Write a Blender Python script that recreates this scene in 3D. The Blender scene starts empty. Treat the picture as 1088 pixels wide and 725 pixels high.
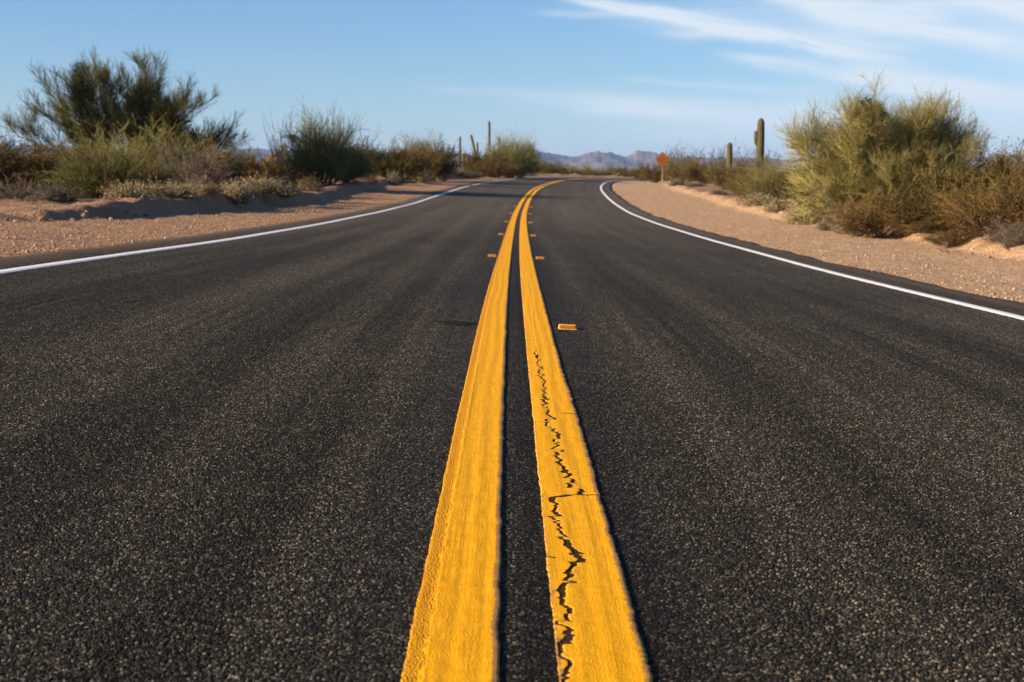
import bpy, bmesh, math, random
import numpy as np
from mathutils import Vector

sc = bpy.context.scene
COL = sc.collection
R = math.radians

# ------------------------------------------------------------------ camera
CAM_H = 0.807
cam = bpy.data.objects.new('camera', bpy.data.cameras.new('camera'))
COL.objects.link(cam)
cam.location = (0, 0, CAM_H)
cam.rotation_euler = (R(90 - 7.186), 0, 0)
cam.data.sensor_width = 36
cam.data.lens = 46.32
cam.data.clip_start = 0.05
cam.data.clip_end = 60000
cam.data.dof.use_dof = True
cam.data.dof.focus_distance = 4.6
cam.data.dof.aperture_fstop = 7.0
sc.camera = cam

# ------------------------------------------------------------------ sky, sun, exposure
SUN_EL, SUN_AZ = 18.0, -109.0            # azimuth clockwise from +Y
world = bpy.data.worlds.new('World')
sc.world = world
world.use_nodes = True
SKY_STRENGTH = 0.063
SUN_STRENGTH = 5.0
EXPOSURE = 1.25


def build_sky():
    nt = world.node_tree
    N, L = nt.nodes, nt.links
    bg = N['Background']
    bg.inputs[1].default_value = SKY_STRENGTH
    sky = N.new('ShaderNodeTexSky')
    sky.sky_type = 'NISHITA'
    sky.sun_disc = False
    sky.sun_elevation = R(SUN_EL)
    sky.sun_rotation = R(SUN_AZ)
    sky.altitude = 500
    sky.air_density = 1.0
    sky.dust_density = 0.08
    sky.ozone_density = 5.6
    geo = N.new('ShaderNodeTexCoord')
    sep = N.new('ShaderNodeSeparateXYZ')
    L.new(geo.outputs['Generated'], sep.inputs[0])

    def m(op, a, b=None, c=None):
        n = N.new('ShaderNodeMath')
        n.operation = op
        for i, v in enumerate((a, b, c)):
            if v is None:
                continue
            if isinstance(v, (int, float)):
                n.inputs[i].default_value = v
            else:
                L.new(v, n.inputs[i])
        return n.outputs[0]

    az = m('ARCTAN2', sep.outputs[0], sep.outputs[1])
    el = m('ARCSINE', sep.outputs[2])
    comb = N.new('ShaderNodeCombineXYZ')
    L.new(az, comb.inputs[0])
    L.new(el, comb.inputs[1])

    def noise(vec, scale, detail, rough=0.55, sx=1, sy=1, rot=0, off=(0, 0, 0), dist=0):
        mp = N.new('ShaderNodeMapping')
        mp.inputs['Scale'].default_value = (sx, sy, 1)
        mp.inputs['Rotation'].default_value = (0, 0, rot)
        mp.inputs['Location'].default_value = off
        # rotate first, then stretch
        mp2 = N.new('ShaderNodeMapping')
        mp2.inputs['Rotation'].default_value = (0, 0, rot)
        mp.inputs['Rotation'].default_value = (0, 0, 0)
        L.new(vec, mp2.inputs[0])
        L.new(mp2.outputs[0], mp.inputs[0])
        n = N.new('ShaderNodeTexNoise')
        n.inputs['Scale'].default_value = scale
        n.inputs['Detail'].default_value = detail
        n.inputs['Roughness'].default_value = rough
        n.inputs['Distortion'].default_value = dist
        L.new(mp.outputs[0], n.inputs['Vector'])
        return n.outputs[0]

    def smooth(x, a, b):
        n = N.new('ShaderNodeMapRange')
        n.interpolation_type = 'SMOOTHSTEP'
        n.inputs[1].default_value = a
        n.inputs[2].default_value = b
        L.new(x, n.inputs[0])
        return n.outputs[0]

    wob = noise(comb.outputs[0], 9, 4)
    total = None

    def streak(a0, e0, a1, e1, w0, w1, gain, curve=0.0):
        """a wispy streak of cirrus from (az, el) 0 to (az, el) 1"""
        nonlocal total
        u = m('DIVIDE', m('SUBTRACT', az, a0), a1 - a0)
        line = m('ADD', m('MULTIPLY', u, e1 - e0), e0)
        line = m('ADD', line, m('MULTIPLY', m('MULTIPLY', u, m('SUBTRACT', 1, u)), curve))
        d = m('SUBTRACT', el, line)
        d = m('ADD', d, m('MULTIPLY', m('SUBTRACT', wob, 0.5), 0.018))
        w = m('ADD', m('MULTIPLY', u, w1 - w0), w0)
        w = m('MAXIMUM', w, 0.0008)
        q = m('DIVIDE', d, w)
        g = m('POWER', 2.718, m('MULTIPLY', m('MULTIPLY', q, q), -1))
        ends = m('MULTIPLY', smooth(u, -0.05, 0.18), smooth(u, 1.12, 0.8))
        rot = -math.atan2(e1 - e0, a1 - a0)
        tex = noise(comb.outputs[0], 1, 6, 0.62, 9, 110, rot, (a0 * 3, e0 * 7, 0), 0.4)
        v = m('MULTIPLY', m('MULTIPLY', g, ends), m('MULTIPLY', m('ADD', m('MULTIPLY', smooth(tex, 0.25, 0.70), 0.65), 0.35), min(1.0, gain * 1.15)))
        total = v if total is None else m('ADD', total, v)

    # px -> angle: az=(px-544)/1400, el=(186-py)/1400
    def A(px):
        return math.atan((px - 544) / 1400)

    def E_(py):
        return math.atan((186 - py) / 1400)
    streak(A(560), E_(-8), A(960), E_(78), 0.0035, 0.0085, 0.9, 0.003)
    streak(A(755), E_(64), A(1120), E_(120), 0.0035, 0.012, 1.0, 0.0)
    streak(A(640), E_(30), A(960), E_(50), 0.005, 0.014, 0.22)
    streak(A(900), E_(-20), A(1200), E_(38), 0.012, 0.022, 0.75)
    streak(A(700), E_(10), A(1200), E_(25), 0.012, 0.026, 0.36)
    streak(A(840), E_(40), A(1250), E_(80), 0.012, 0.02, 0.40)
    streak(A(520), E_(110), A(1100), E_(132), 0.008, 0.024, 0.32)
    streak(A(640), E_(140), A(1200), E_(150), 0.012, 0.018, 0.38)
    streak(A(560), E_(18), A(760), E_(22), 0.003, 0.004, 0.35)
    streak(A(690), E_(40), A(830), E_(47), 0.003, 0.005, 0.55)
    streak(A(950), E_(-8), A(1150), E_(42), 0.004, 0.007, 0.85)
    streak(A(790), E_(4), A(1000), E_(30), 0.004, 0.008, 0.55)
    streak(A(830), E_(18), A(1090), E_(64), 0.004, 0.008, 0.60)
    streak(A(880), E_(86), A(1200), E_(122), 0.005, 0.009, 0.70)
    streak(A(640), E_(84), A(880), E_(105), 0.0022, 0.0038, 0.26)
    streak(A(610), E_(116), A(900), E_(128), 0.006, 0.009, 0.50)
    streak(A(430), E_(95), A(800), E_(118), 0.003, 0.006, 0.18)
    streak(A(1150), E_(60), A(1900), E_(120), 0.03, 0.05, 0.6)
    clouds = m('MULTIPLY', m('MINIMUM', total, 0.9), smooth(el, 0.0, 0.03))
    mix = N.new('ShaderNodeMix')
    mix.data_type = 'RGBA'
    L.new(clouds, mix.inputs[0])
    L.new(sky.outputs[0], mix.inputs[6])
    mix.inputs[7].default_value = CLOUD
    L.new(mix.outputs[2], bg.inputs[0])


CLOUD = (5.5, 6.0, 6.4, 1)
build_sky()
sd = bpy.data.lights.new('sun', 'SUN')
sd.energy = SUN_STRENGTH
sd.angle = R(0.5)
sd.color = (1.0, 0.80, 0.58)
sun = bpy.data.objects.new('sun', sd)
COL.objects.link(sun)
_el, _az = R(SUN_EL), R(SUN_AZ)
SUN_DIR = Vector((math.sin(_az) * math.cos(_el), math.cos(_az) * math.cos(_el), math.sin(_el)))
sun.rotation_euler = SUN_DIR.to_track_quat('Z', 'Y').to_euler()
sun.location = (-20, -10, 20)
vs = sc.view_settings
vs.view_transform = 'Standard'
vs.look = 'None'
vs.exposure = EXPOSURE
vs.gamma = 1
vs.use_curve_mapping = False
sc.cycles.max_bounces = 6
sc.cycles.diffuse_bounces = 3
sc.cycles.glossy_bounces = 2
sc.cycles.transparent_max_bounces = 8
sc.cycles.volume_bounces = 1

# ------------------------------------------------------------------ helpers
rng = np.random.default_rng(7)


def tag(o, label=None, cat=None, group=None, kind=None):
    if label:
        o['label'] = label
    if cat:
        o['category'] = cat
    if group:
        o['group'] = group
    if kind:
        o['kind'] = kind
    return o


def mesh_np(name, V, F, smooth=True):
    """V (n,3); F list of index arrays, each (m,3) or (m,4)"""
    me = bpy.data.meshes.new(name)
    V = np.asarray(V, np.float32)
    F = [np.asarray(f, np.int32) for f in (F if isinstance(F, list) else [F]) if len(f)]
    me.vertices.add(len(V))
    me.vertices.foreach_set('co', V.ravel())
    nl = sum(f.size for f in F)
    nf = sum(len(f) for f in F)
    me.loops.add(nl)
    me.loops.foreach_set('vertex_index', np.concatenate([f.ravel() for f in F]))
    me.polygons.add(nf)
    tot = np.concatenate([np.full(len(f), f.shape[1], np.int32) for f in F])
    st = np.concatenate([[0], np.cumsum(tot)[:-1]]).astype(np.int32)
    me.polygons.foreach_set('loop_start', st)
    me.polygons.foreach_set('loop_total', tot)
    me.polygons.foreach_set('use_smooth', np.full(nf, smooth, bool))
    me.update(calc_edges=True)
    return me


def ob(name, me, mat=None, parent=None, loc=None):
    o = bpy.data.objects.new(name, me)
    COL.objects.link(o)
    if mat is not None and me is not None and not me.materials:
        me.materials.append(mat)
    if parent is not None:
        o.parent = parent
    if loc is not None:
        o.location = loc
    return o


def grid_faces(nr, nc):
    i = np.arange((nr - 1) * (nc - 1))
    r, c = i // (nc - 1), i % (nc - 1)
    a = r * nc + c
    return np.stack([a, a + 1, a + nc + 1, a + nc], 1)


def add_attr(me, name, vals):
    at = me.attributes.new(name, 'FLOAT', 'POINT')
    at.data.foreach_set('value', np.asarray(vals, np.float32))


def add_uv(me, uv):
    u = me.uv_layers.new(name='UVMap')
    li = np.empty(len(me.loops), np.int32)
    me.loops.foreach_get('vertex_index', li)
    u.data.foreach_set('uv', np.asarray(uv, np.float32)[li].ravel())


def hash2(ix, iy, seed=0):
    h = (ix.astype(np.int64) * 374761393 + iy.astype(np.int64) * 668265263 + seed * 974711) & 0x7fffffff
    h = (h ^ (h >> 13)) * 1274126177 & 0x7fffffff
    return ((h ^ (h >> 16)) & 0xffff) / 65535.0


def vnoise(x, y, seed=0):
    x, y = np.asarray(x, float), np.asarray(y, float)
    ix, iy = np.floor(x), np.floor(y)
    fx, fy = x - ix, y - iy
    fx, fy = fx * fx * (3 - 2 * fx), fy * fy * (3 - 2 * fy)
    a, b = hash2(ix, iy, seed), hash2(ix + 1, iy, seed)
    c, d = hash2(ix, iy + 1, seed), hash2(ix + 1, iy + 1, seed)
    return (a + (b - a) * fx) * (1 - fy) + (c + (d - c) * fx) * fy - 0.5


def fbm(x, y, octs=4, seed=0, gain=0.5):
    s, a, f = 0, 1, 1
    for k in range(octs):
        s = s + a * vnoise(x * f, y * f, seed + k * 17)
        a *= gain
        f *= 2.03
    return s


def sstep(x, a, b):
    t = np.clip((x - a) / (b - a), 0, 1)
    return t * t * (3 - 2 * t)


# ------------------------------------------------------------------ the line of the road
DS = 0.25
RS = np.arange(-40, 420, DS)
_k = np.interp(RS, [-40, 0, 8, 16, 25, 35, 45, 55, 65, 80, 100, 118, 135, 160, 215, 240, 420],
               [0.0008, .0008, .0006, .0003, .0003, .0007, .001, .0011, .0012, .0011, .0009, .0015, .006, .010, .010, .002, 0])
_i0 = int(40 / DS)
RTH = -0.004756 + np.concatenate([[0], np.cumsum(_k[:-1] * DS)])
RTH -= RTH[_i0] + 0.004756
RX = np.concatenate([[0], np.cumsum(np.sin(RTH[:-1]) * DS)])
RX += 0.0351 - RX[_i0]
RY = np.concatenate([[0], np.cumsum(np.cos(RTH[:-1]) * DS)])
RY -= RY[_i0]
RZ = np.interp(RS, [-40, 0, 4, 8, 16, 25, 35, 45, 55, 70, 90, 105, 120, 138, 160, 180, 220, 300, 420],
               [0, .0003, .0022, -.0175, -.1592, -.2546, -.3118, -.3088, -.1946, .0179, .1947, .285, .372, .41, .36, .16, -.7, -1.4, -1.4])
_kk = np.ones(17) / 17
RZ = np.convolve(np.pad(RZ, 8, mode='reflect', reflect_type='odd'), _kk, 'valid')
RB = np.interp(RS, [-40, 0, 10, 20, 35, 50, 70, 100, 200, 260, 420], [.041, .041, .0478, .0416, .0429, .0451, .0475, .0517, .045, 0, 0])
_kb = np.ones(41) / 41
RB = np.convolve(np.pad(RB, 20, mode='edge'), _kb, 'valid')


def rpt(s, t, dz=0.0):
    """road coordinates (station, offset to the right) -> world, on the road surface"""
    s, t = np.broadcast_arrays(np.asarray(s, float), np.asarray(t, float))
    th = np.interp(s, RS, RTH)
    x = np.interp(s, RS, RX) + t * np.cos(th)
    y = np.interp(s, RS, RY) - t * np.sin(th)
    z = np.interp(s, RS, RZ) - np.interp(s, RS, RB) * t + dz
    return np.stack([x, y, z], -1)


def to_road(x, y):
    """world -> nearest (s, t)"""
    x, y = np.atleast_1d(np.asarray(x, float)), np.atleast_1d(np.asarray(y, float))
    idx = np.empty(x.shape, np.int64)
    step = 4
    cx, cy = RX[::step].astype(np.float32), RY[::step].astype(np.float32)
    fx, fy = x.ravel().astype(np.float32), y.ravel().astype(np.float32)
    out = np.empty(len(fx), np.int64)
    for a in range(0, len(fx), 20000):
        d = (fx[a:a + 20000, None] - cx) ** 2 + (fy[a:a + 20000, None] - cy) ** 2
        out[a:a + 20000] = d.argmin(1)
    idx = (out * step).reshape(x.shape)
    dx, dy = x - RX[idx], y - RY[idx]
    th = RTH[idx]
    s = RS[idx] + dx * np.sin(th) + dy * np.cos(th)
    t = dx * np.cos(th) - dy * np.sin(th)
    s = np.clip(s, RS[0], RS[-1])
    return s, t


def berm_t(s):
    return -6.9 - 0.35 * np.sin(s * 0.11) - 0.5 * vnoise(s * 0.35, s * 0, 5) - 0.5 * sstep(s, 24, 18)


def edge_t(s):
    return 8.75 + 0.5 * vnoise(s * 0.22, s * 0, 9) + 0.25 * vnoise(s * 1.1, s * 0, 19) - 1.0 * sstep(s, 30, 16)


def ground_z(x, y):
    s, t = to_road(x, y)
    zc = np.interp(s, RS, RZ)
    b = np.interp(s, RS, RB)
    at = np.abs(t)
    # shoulders follow the bank of the road, then level off
    tl = np.clip(t, -7.0, 8.8)
    z = zc - b * tl
    far = sstep(at, 25, 150)
    z = z * (1 - far) + (-0.35) * far
    side = sstep(at, 4.0, 4.45)
    z = z - 0.09 * (1 - side) - 0.022 * side
    nz = fbm(x * 0.9, y * 0.9, 4, 3) * 0.05 * sstep(at, 4.6, 6) + fbm(x * 4.1, y * 4.1, 2, 33) * 0.022 * sstep(at, 4.5, 5.2)
    # right: a low ragged soil edge behind the gravel shoulder
    et = edge_t(s)
    rb = sstep(t, et, et + 0.45)
    hump = np.exp(-((t - et - 0.65) / 0.5) ** 2)
    z = z + rb * (0.10 + 0.10 * (fbm(x * 0.35, y * 0.35, 3, 21) + 0.3)) + hump * (0.04 + 0.20 * fbm(x * 0.8, y * 0.8, 3, 41))
    # left: a bank of graded soil with a steep face to the road
    bt = berm_t(s)
    lb = sstep(-t, -bt, -bt + 0.5)
    amp = (0.14 + 0.26 * fbm(x * 0.25, y * 0.25, 2, 51)) * sstep(s, 20.0, 23.5) * (0.75 + 0.25 * sstep(s, 100, 40))
    hump = np.exp(-((t - bt + 0.65) / 0.45) ** 2)
    z = z + lb * (0.08 + 0.12 * sstep(s, 20, 26)) + hump * amp + lb * (fbm(x * 1.7, y * 1.7, 3, 57) * 0.12 + fbm(x * 5.3, y * 5.3, 2, 59) * 0.05)
    wild = sstep(t, 9.5, 14) + sstep(-t, 8.5, 12)
    z = z + nz + wild * (fbm(x * 0.13, y * 0.13, 3, 61) * 0.35 + fbm(x * 0.6, y * 0.6, 3, 67) * 0.12)
    # the desert falls away behind the crest
    dist = np.hypot(x, y)
    z = z - sstep(dist, 190, 420) * (1.3 + 0 * z) + sstep(dist, 300, 900) * fbm(x * 0.008, y * 0.008, 3, 71) * 1.0
    return z


def gz(x, y):
    return float(ground_z(np.array([x]), np.array([y]))[0])


# ------------------------------------------------------------------ materials
def nmat(name):
    mt = bpy.data.materials.new(name)
    mt.use_nodes = True
    nt = mt.node_tree
    return mt, nt, nt.nodes, nt.links, nt.nodes['Principled BSDF']


class G:
    """small node-graph helper"""

    def __init__(s, name, rough=0.8, spec=0.3):
        s.m, s.nt, s.N, s.L, s.b = nmat(name)
        s.b.inputs['Roughness'].default_value = rough
        s.b.inputs['Specular IOR Level'].default_value = spec

    def put(s, sock, v):
        if v is None:
            return
        if isinstance(v, (int, float)):
            sock.default_value = v
        elif isinstance(v, tuple):
            sock.default_value = v if len(v) != 3 or sock.type == 'VECTOR' else (*v, 1)
        else:
            s.L.new(v, sock)

    def math(s, op, a, b=None, c=None, clamp=False):
        n = s.N.new('ShaderNodeMath')
        n.operation = op
        n.use_clamp = clamp
        for i, v in enumerate((a, b, c)):
            s.put(n.inputs[i], v)
        return n.outputs[0]

    def coord(s, which='Object'):
        return s.N.new('ShaderNodeTexCoord').outputs[which]

    def attr(s, name):
        n = s.N.new('ShaderNodeAttribute')
        n.attribute_name = name
        return n.outputs['Fac']

    def mapping(s, v, sc_=(1, 1, 1), loc=(0, 0, 0)):
        n = s.N.new('ShaderNodeMapping')
        n.inputs['Scale'].default_value = sc_
        n.inputs['Location'].default_value = loc
        s.L.new(v, n.inputs[0])
        return n.outputs[0]

    def noise(s, v, scale, detail=4, rough=0.55, out=0):
        n = s.N.new('ShaderNodeTexNoise')
        n.inputs['Scale'].default_value = scale
        n.inputs['Detail'].default_value = detail
        n.inputs['Roughness'].default_value = rough
        s.L.new(v, n.inputs['Vector'])
        return n.outputs[out]

    def voro(s, v, scale, feature='F1', dim='3D', rand=1.0):
        n = s.N.new('ShaderNodeTexVoronoi')
        n.feature = feature
        n.voronoi_dimensions = dim
        n.inputs['Scale'].default_value = scale
        n.inputs['Randomness'].default_value = rand
        s.L.new(v, n.inputs['Vector'])
        return n

    def ramp(s, v, stops, interp='LINEAR'):
        n = s.N.new('ShaderNodeValToRGB')
        cr = n.color_ramp
        cr.interpolation = interp
        while len(cr.elements) < len(stops):
            cr.elements.new(0.5)
        for e, (p, c) in zip(cr.elements, stops):
            e.position = p
            e.color = (*c, 1) if len(c) == 3 else c
        s.L.new(v, n.inputs[0])
        return n.outputs[0]

    def mix(s, f, a, b, mode='MIX'):
        n = s.N.new('ShaderNodeMix')
        n.data_type = 'RGBA'
        n.blend_type = mode
        s.put(n.inputs[0], f)
        s.put(n.inputs[6], a)
        s.put(n.inputs[7], b)
        return n.outputs[2]

    def smooth(s, v, a, b, lo=0, hi=1):
        n = s.N.new('ShaderNodeMapRange')
        n.interpolation_type = 'SMOOTHSTEP'
        for i, q in enumerate((a, b, lo, hi)):
            n.inputs[i + 1].default_value = q
        s.L.new(v, n.inputs[0])
        return n.outputs[0]

    def bump(s, h, dist, strength=1.0, normal=None):
        n = s.N.new('ShaderNodeBump')
        n.inputs['Strength'].default_value = strength
        n.inputs['Distance'].default_value = dist
        s.L.new(h, n.inputs['Height'])
        if normal is not None:
            s.L.new(normal, n.inputs['Normal'])
        return n.outputs[0]

    def color(s, v):
        s.put(s.b.inputs['Base Color'], v)

    def normal(s, v):
        s.L.new(v, s.b.inputs['Normal'])


def plain(name, col, rough=0.6, spec=0.3, var=0.15, scale=30):
    g = G(name, rough, spec)
    n = g.noise(g.coord(), scale, 5)
    lo = tuple(c * (1 - var) for c in col)
    hi = tuple(min(1, c * (1 + var)) for c in col)
    g.color(g.ramp(n, [(0.3, lo), (0.7, hi)]))
    return g.m


def asphalt_mat():
    g = G('asphalt', 0.75, 0.12)
    co = g.coord()
    uv = g.coord('UV')
    v1 = g.voro(co, 195, 'F1', '2D')
    v2 = g.voro(co, 340, 'F1', '2D')
    sep = g.N.new('ShaderNodeSeparateColor')
    g.L.new(v1.outputs['Color'], sep.inputs[0])
    r1, r2 = sep.outputs[0], sep.outputs[1]
    stone = g.ramp(r1, [(0, (.008, .0076, .006)), (.45, (.017, .0155, .0118)), (.72, (.037, .032, .0235)), (.9, (.074, .063, .045)), (1, (.22, .185, .132))])
    fine = g.noise(co, 900, 2)
    stone = g.mix(0.5, stone, g.ramp(fine, [(.3, (.35, .35, .35)), (.7, (1.2, 1.2, 1.2))]), 'MULTIPLY')
    # streaks along the lane: sparser binder, tyre tracks
    st = g.noise(g.mapping(uv, (0.035, 2.2, 1)), 1.0, 5, 0.6)
    patch = g.noise(g.mapping(uv, (0.25, 0.5, 1)), 1.0, 4, 0.5)
    sepu = g.N.new('ShaderNodeSeparateXYZ')
    g.L.new(uv, sepu.inputs[0])
    t = sepu.outputs[1]
    at = g.math('ABSOLUTE', t)
    lane = g.math('ABSOLUTE', g.math('SUBTRACT', at, 1.75))       # distance from the middle of each lane
    track = g.math('ABSOLUTE', g.math('SUBTRACT', lane, 0.85))     # two wheel tracks per lane
    worn = g.smooth(track, 0.45, 0.0)
    dust = g.math('ADD', g.math('MULTIPLY', st, 1.5), g.math('MULTIPLY', patch, 0.5))
    dust = g.smooth(dust, 0.75, 1.3)
    far = g.smooth(sepu.outputs[0], 6.0, 50.0)                      # paints in the paler look of asphalt at a grazing view
    tar = g.smooth(at, 0.55, 0.22)                                 # tarry strip under and beside the centre lines
    k = g.math('ADD', g.math('ADD', 0.72, g.math('MULTIPLY', far, 0.76)), g.math('MULTIPLY', dust, 0.95))
    k = g.math('MULTIPLY', k, g.math('SUBTRACT', 1.0, g.math('MULTIPLY', worn, 0.12)))
    k = g.math('MULTIPLY', k, g.math('SUBTRACT', 1.0, g.math('MULTIPLY', tar, 0.42)))
    kc = g.N.new('ShaderNodeCombineColor')
    for i in range(3):
        g.L.new(k, kc.inputs[i])
    col = g.mix(1.0, stone, kc.outputs[0], 'MULTIPLY')
    col = g.mix(g.math('MULTIPLY', far, 0.16), col, (0.19, 0.135, 0.085))  # warm tint belonging to the painted grazing-view brightening
    # rust-brown dust near the pavement edge
    edge = g.math('MULTIPLY', g.smooth(at, 3.75, 4.3), 0.35)
    col = g.mix(edge, col, (0.20, 0.135, 0.09))
    g.color(col)
    # height: rounded stones, some proud of the binder, some lost
    d1 = g.math('MULTIPLY', v1.outputs['Distance'], 1.0)
    dome = g.math('SUBTRACT', 1.0, g.math('POWER', g.math('MINIMUM', g.math('MULTIPLY', d1, 1.45), 1.0), 2.2))
    h = g.math('MULTIPLY', dome, g.math('ADD', 0.35, g.math('MULTIPLY', r2, 0.65)))
    h = g.math('ADD', h, g.math('MULTIPLY', v2.outputs['Distance'], -0.30))
    h = g.math('MULTIPLY', h, g.math('SUBTRACT', 1.0, g.math('MULTIPLY', tar, 0.45)))
    return g, h


def finish_asphalt(displace):
    g, h = asphalt_mat()
    if displace:
        dn = g.N.new('ShaderNodeDisplacement')
        dn.inputs['Scale'].default_value = 0.0042
        dn.inputs['Midlevel'].default_value = 0.9
        g.L.new(h, dn.inputs['Height'])
        g.L.new(dn.outputs[0], g.N['Material Output'].inputs['Displacement'])
        g.m.displacement_method = 'BOTH'
    else:
        g.normal(g.bump(h, 0.004, 1.0))
    return g.m


ADAPTIVE = True
M = {}
M['asphalt'] = finish_asphalt(ADAPTIVE)


def yellow_mat():
    g = G('yellow_thermoplastic', 0.7, 0.08)
    co, uv = g.coord(), g.coord('UV')
    n1 = g.noise(co, 40, 6, 0.65)
    n2 = g.noise(g.mapping(uv, (0.9, 60, 1)), 1, 4, 0.6)           # drag streaks along the line
    base = g.ramp(n1, [(.25, (.82, .33, .003)), (.5, (.92, .42, .004)), (.8, (.97, .50, .008))])
    base = g.mix(g.smooth(n2, .45, .75, 0, .30), base, (.74, .31, .004))
    n3 = g.noise(co, 7, 5, 0.6)
    base = g.mix(g.smooth(n3, .5, .75, 0, .2), base, (.66, .30, .010))
    # rough beaded border along the outer side of the left line
    su = g.N.new('ShaderNodeSeparateXYZ')
    g.L.new(uv, su.inputs[0])
    wav = g.math('MULTIPLY', g.math('SUBTRACT', g.noise(co, 25, 3), .5), 0.03)
    rim = g.smooth(g.math('ADD', su.outputs[1], wav), -0.166, -0.176)
    bead = g.voro(co, 230, 'F1', '2D').outputs['Distance']
    base = g.mix(g.math('MULTIPLY', rim, g.smooth(bead, .30, .62)), base, (.50, .20, .006))
    dirty = g.attr('dirt')
    lip = g.mix(g.noise(co, 120, 3), (.30, .145, .045), (.52, .28, .085))
    spk = g.voro(co, 260, 'F1', '2D')
    ds = g.math('ADD', dirty, g.math('MULTIPLY', g.math('SUBTRACT', g.noise(co, 60, 4), .5), 0.9))
    base = g.mix(g.smooth(ds, .42, .62), base, lip)
    base = g.mix(g.smooth(dirty, 1.4, 1.8), base, (.035, .022, .012))
    # dark grit caught in the rough surface
    grit = g.noise(co, 330, 2)
    base = g.mix(g.smooth(grit, .62, .74, 0, .55), base, (.20, .10, .02))
    g.color(base)
    hh = g.math('ADD', g.math('MULTIPLY', g.noise(co, 260, 4, .6), .7), g.math('MULTIPLY', n2, .7))
    hh = g.math('ADD', hh, g.math('MULTIPLY', spk.outputs['Distance'], 0.35))
    hh = g.math('ADD', hh, g.math('MULTIPLY', g.math('MULTIPLY', rim, bead), -2.2))
    g.normal(g.bump(hh, 0.0022, 0.9))
    return g.m


M['yellow'] = yellow_mat()


def white_mat():
    g = G('white_line_paint', 0.65, 0.25)
    co = g.coord()
    n = g.noise(co, 9, 6, .65)
    b = g.ramp(n, [(.3, (.78, .77, .74)), (.7, (.88, .87, .85))])
    sp = g.noise(co, 70, 4)
    b = g.mix(g.smooth(sp, .66, .78, 0, .6), b, (.16, .14, .12))
    g.color(b)
    g.normal(g.bump(g.noise(co, 160, 3), 0.002, .8))
    return g.m


M['white'] = white_mat()


def ground_mat():
    g = G('desert_soil', 0.95, 0.1)
    co = g.coord()
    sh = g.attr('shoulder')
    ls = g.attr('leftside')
    n1 = g.noise(co, 0.35, 6, .6)
    n2 = g.noise(co, 3.0, 6, .65)
    wild = g.ramp(n1, [(.3, (.28, .165, .10)), (.5, (.36, .215, .13)), (.7, (.45, .285, .18))])
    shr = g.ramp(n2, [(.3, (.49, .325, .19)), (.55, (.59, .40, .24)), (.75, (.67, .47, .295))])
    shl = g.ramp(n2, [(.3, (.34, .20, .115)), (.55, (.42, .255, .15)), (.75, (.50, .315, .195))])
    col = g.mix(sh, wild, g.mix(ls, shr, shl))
    fresh = g.attr('fresh')
    col = g.mix(fresh, col, g.ramp(n2, [(.3, (.54, .335, .18)), (.7, (.66, .44, .26))]))
    # pebbles
    v = g.voro(co, 34)
    se = g.N.new('ShaderNodeSeparateColor')
    g.L.new(v.outputs['Color'], se.inputs[0])
    peb = g.ramp(se.outputs[0], [(0, (.45, .45, .45)), (.4, (.85, .85, .85)), (.75, (1.08, 1.06, 1.04)), (1, (1.5, 1.45, 1.4))])
    col = g.mix(0.75, col, peb, 'MULTIPLY')
    n3 = g.noise(co, 14, 5, .7)
    col = g.mix(0.6, col, g.ramp(n3, [(.3, (.68, .66, .64)), (.7, (1.2, 1.2, 1.2))]), 'MULTIPLY')
    g.color(col)
    hh = g.math('ADD', g.math('MULTIPLY', v.outputs['Distance'], -1.0), g.math('MULTIPLY', n3, 2.2))
    hh = g.math('ADD', hh, g.math('MULTIPLY', g.noise(co, 5, 5, .7), 3.0))
    g.normal(g.bump(hh, 0.035, 0.9))
    return g.m


M['soil'] = ground_mat()


def leaf_mat(name, cols, rough=0.8, transl=0.15):
    g = G(name, rough, 0.06)
    geo = g.N.new('ShaderNodeNewGeometry')
    stops = [(i / max(1, len(cols) - 1), c) for i, c in enumerate(cols)]
    n = g.noise(g.coord(), 2.2, 3)
    f = g.math('ADD', g.math('MULTIPLY', geo.outputs['Random Per Island'], 0.6), g.math('MULTIPLY', g.smooth(n, .3, .7), 0.4))
    c = g.ramp(f, stops)
    g.color(c)
    if transl:
        tr = g.N.new('ShaderNodeBsdfTranslucent')
        g.L.new(c, tr.inputs['Color'])
        mx = g.N.new('ShaderNodeMixShader')
        mx.inputs[0].default_value = transl
        g.L.new(g.b.outputs[0], mx.inputs[1])
        g.L.new(tr.outputs[0], mx.inputs[2])
        g.L.new(mx.outputs[0], g.N['Material Output'].inputs['Surface'])
    return g.m


M['pv_twig'] = leaf_mat('palo_verde_twigs', [(.135, .122, .036), (.25, .220, .068), (.40, .345, .122), (.54, .46, .20)])
M['pale_leaf'] = leaf_mat('pale_shrub_twigs', [(.075, .068, .022), (.135, .118, .038), (.21, .175, .066), (.30, .245, .11)])
M['pv_limb'] = leaf_mat('palo_verde_bark', [(.05, .045, .022), (.09, .08, .038), (.13, .112, .06)], transl=0)
M['pv_dark'] = leaf_mat('palo_verde_dark_twigs', [(.038, .048, .014), (.080, .088, .027), (.145, .142, .046), (.23, .205, .08)])
M['mistletoe'] = leaf_mat('mistletoe_clump', [(.022, .019, .008), (.042, .036, .014), (.065, .052, .022)])
M['creo_leaf'] = leaf_mat('creosote_leaves', [(.058, .045, .014), (.10, .074, .020), (.15, .107, .030), (.205, .15, .047)])
M['creo_stem'] = leaf_mat('creosote_stems', [(.07, .05, .03), (.13, .095, .06), (.20, .15, .10)], transl=0)
M['rust_leaf'] = leaf_mat('rusty_leaves', [(.055, .036, .012), (.105, .064, .020), (.165, .10, .033), (.23, .145, .055)])
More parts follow.
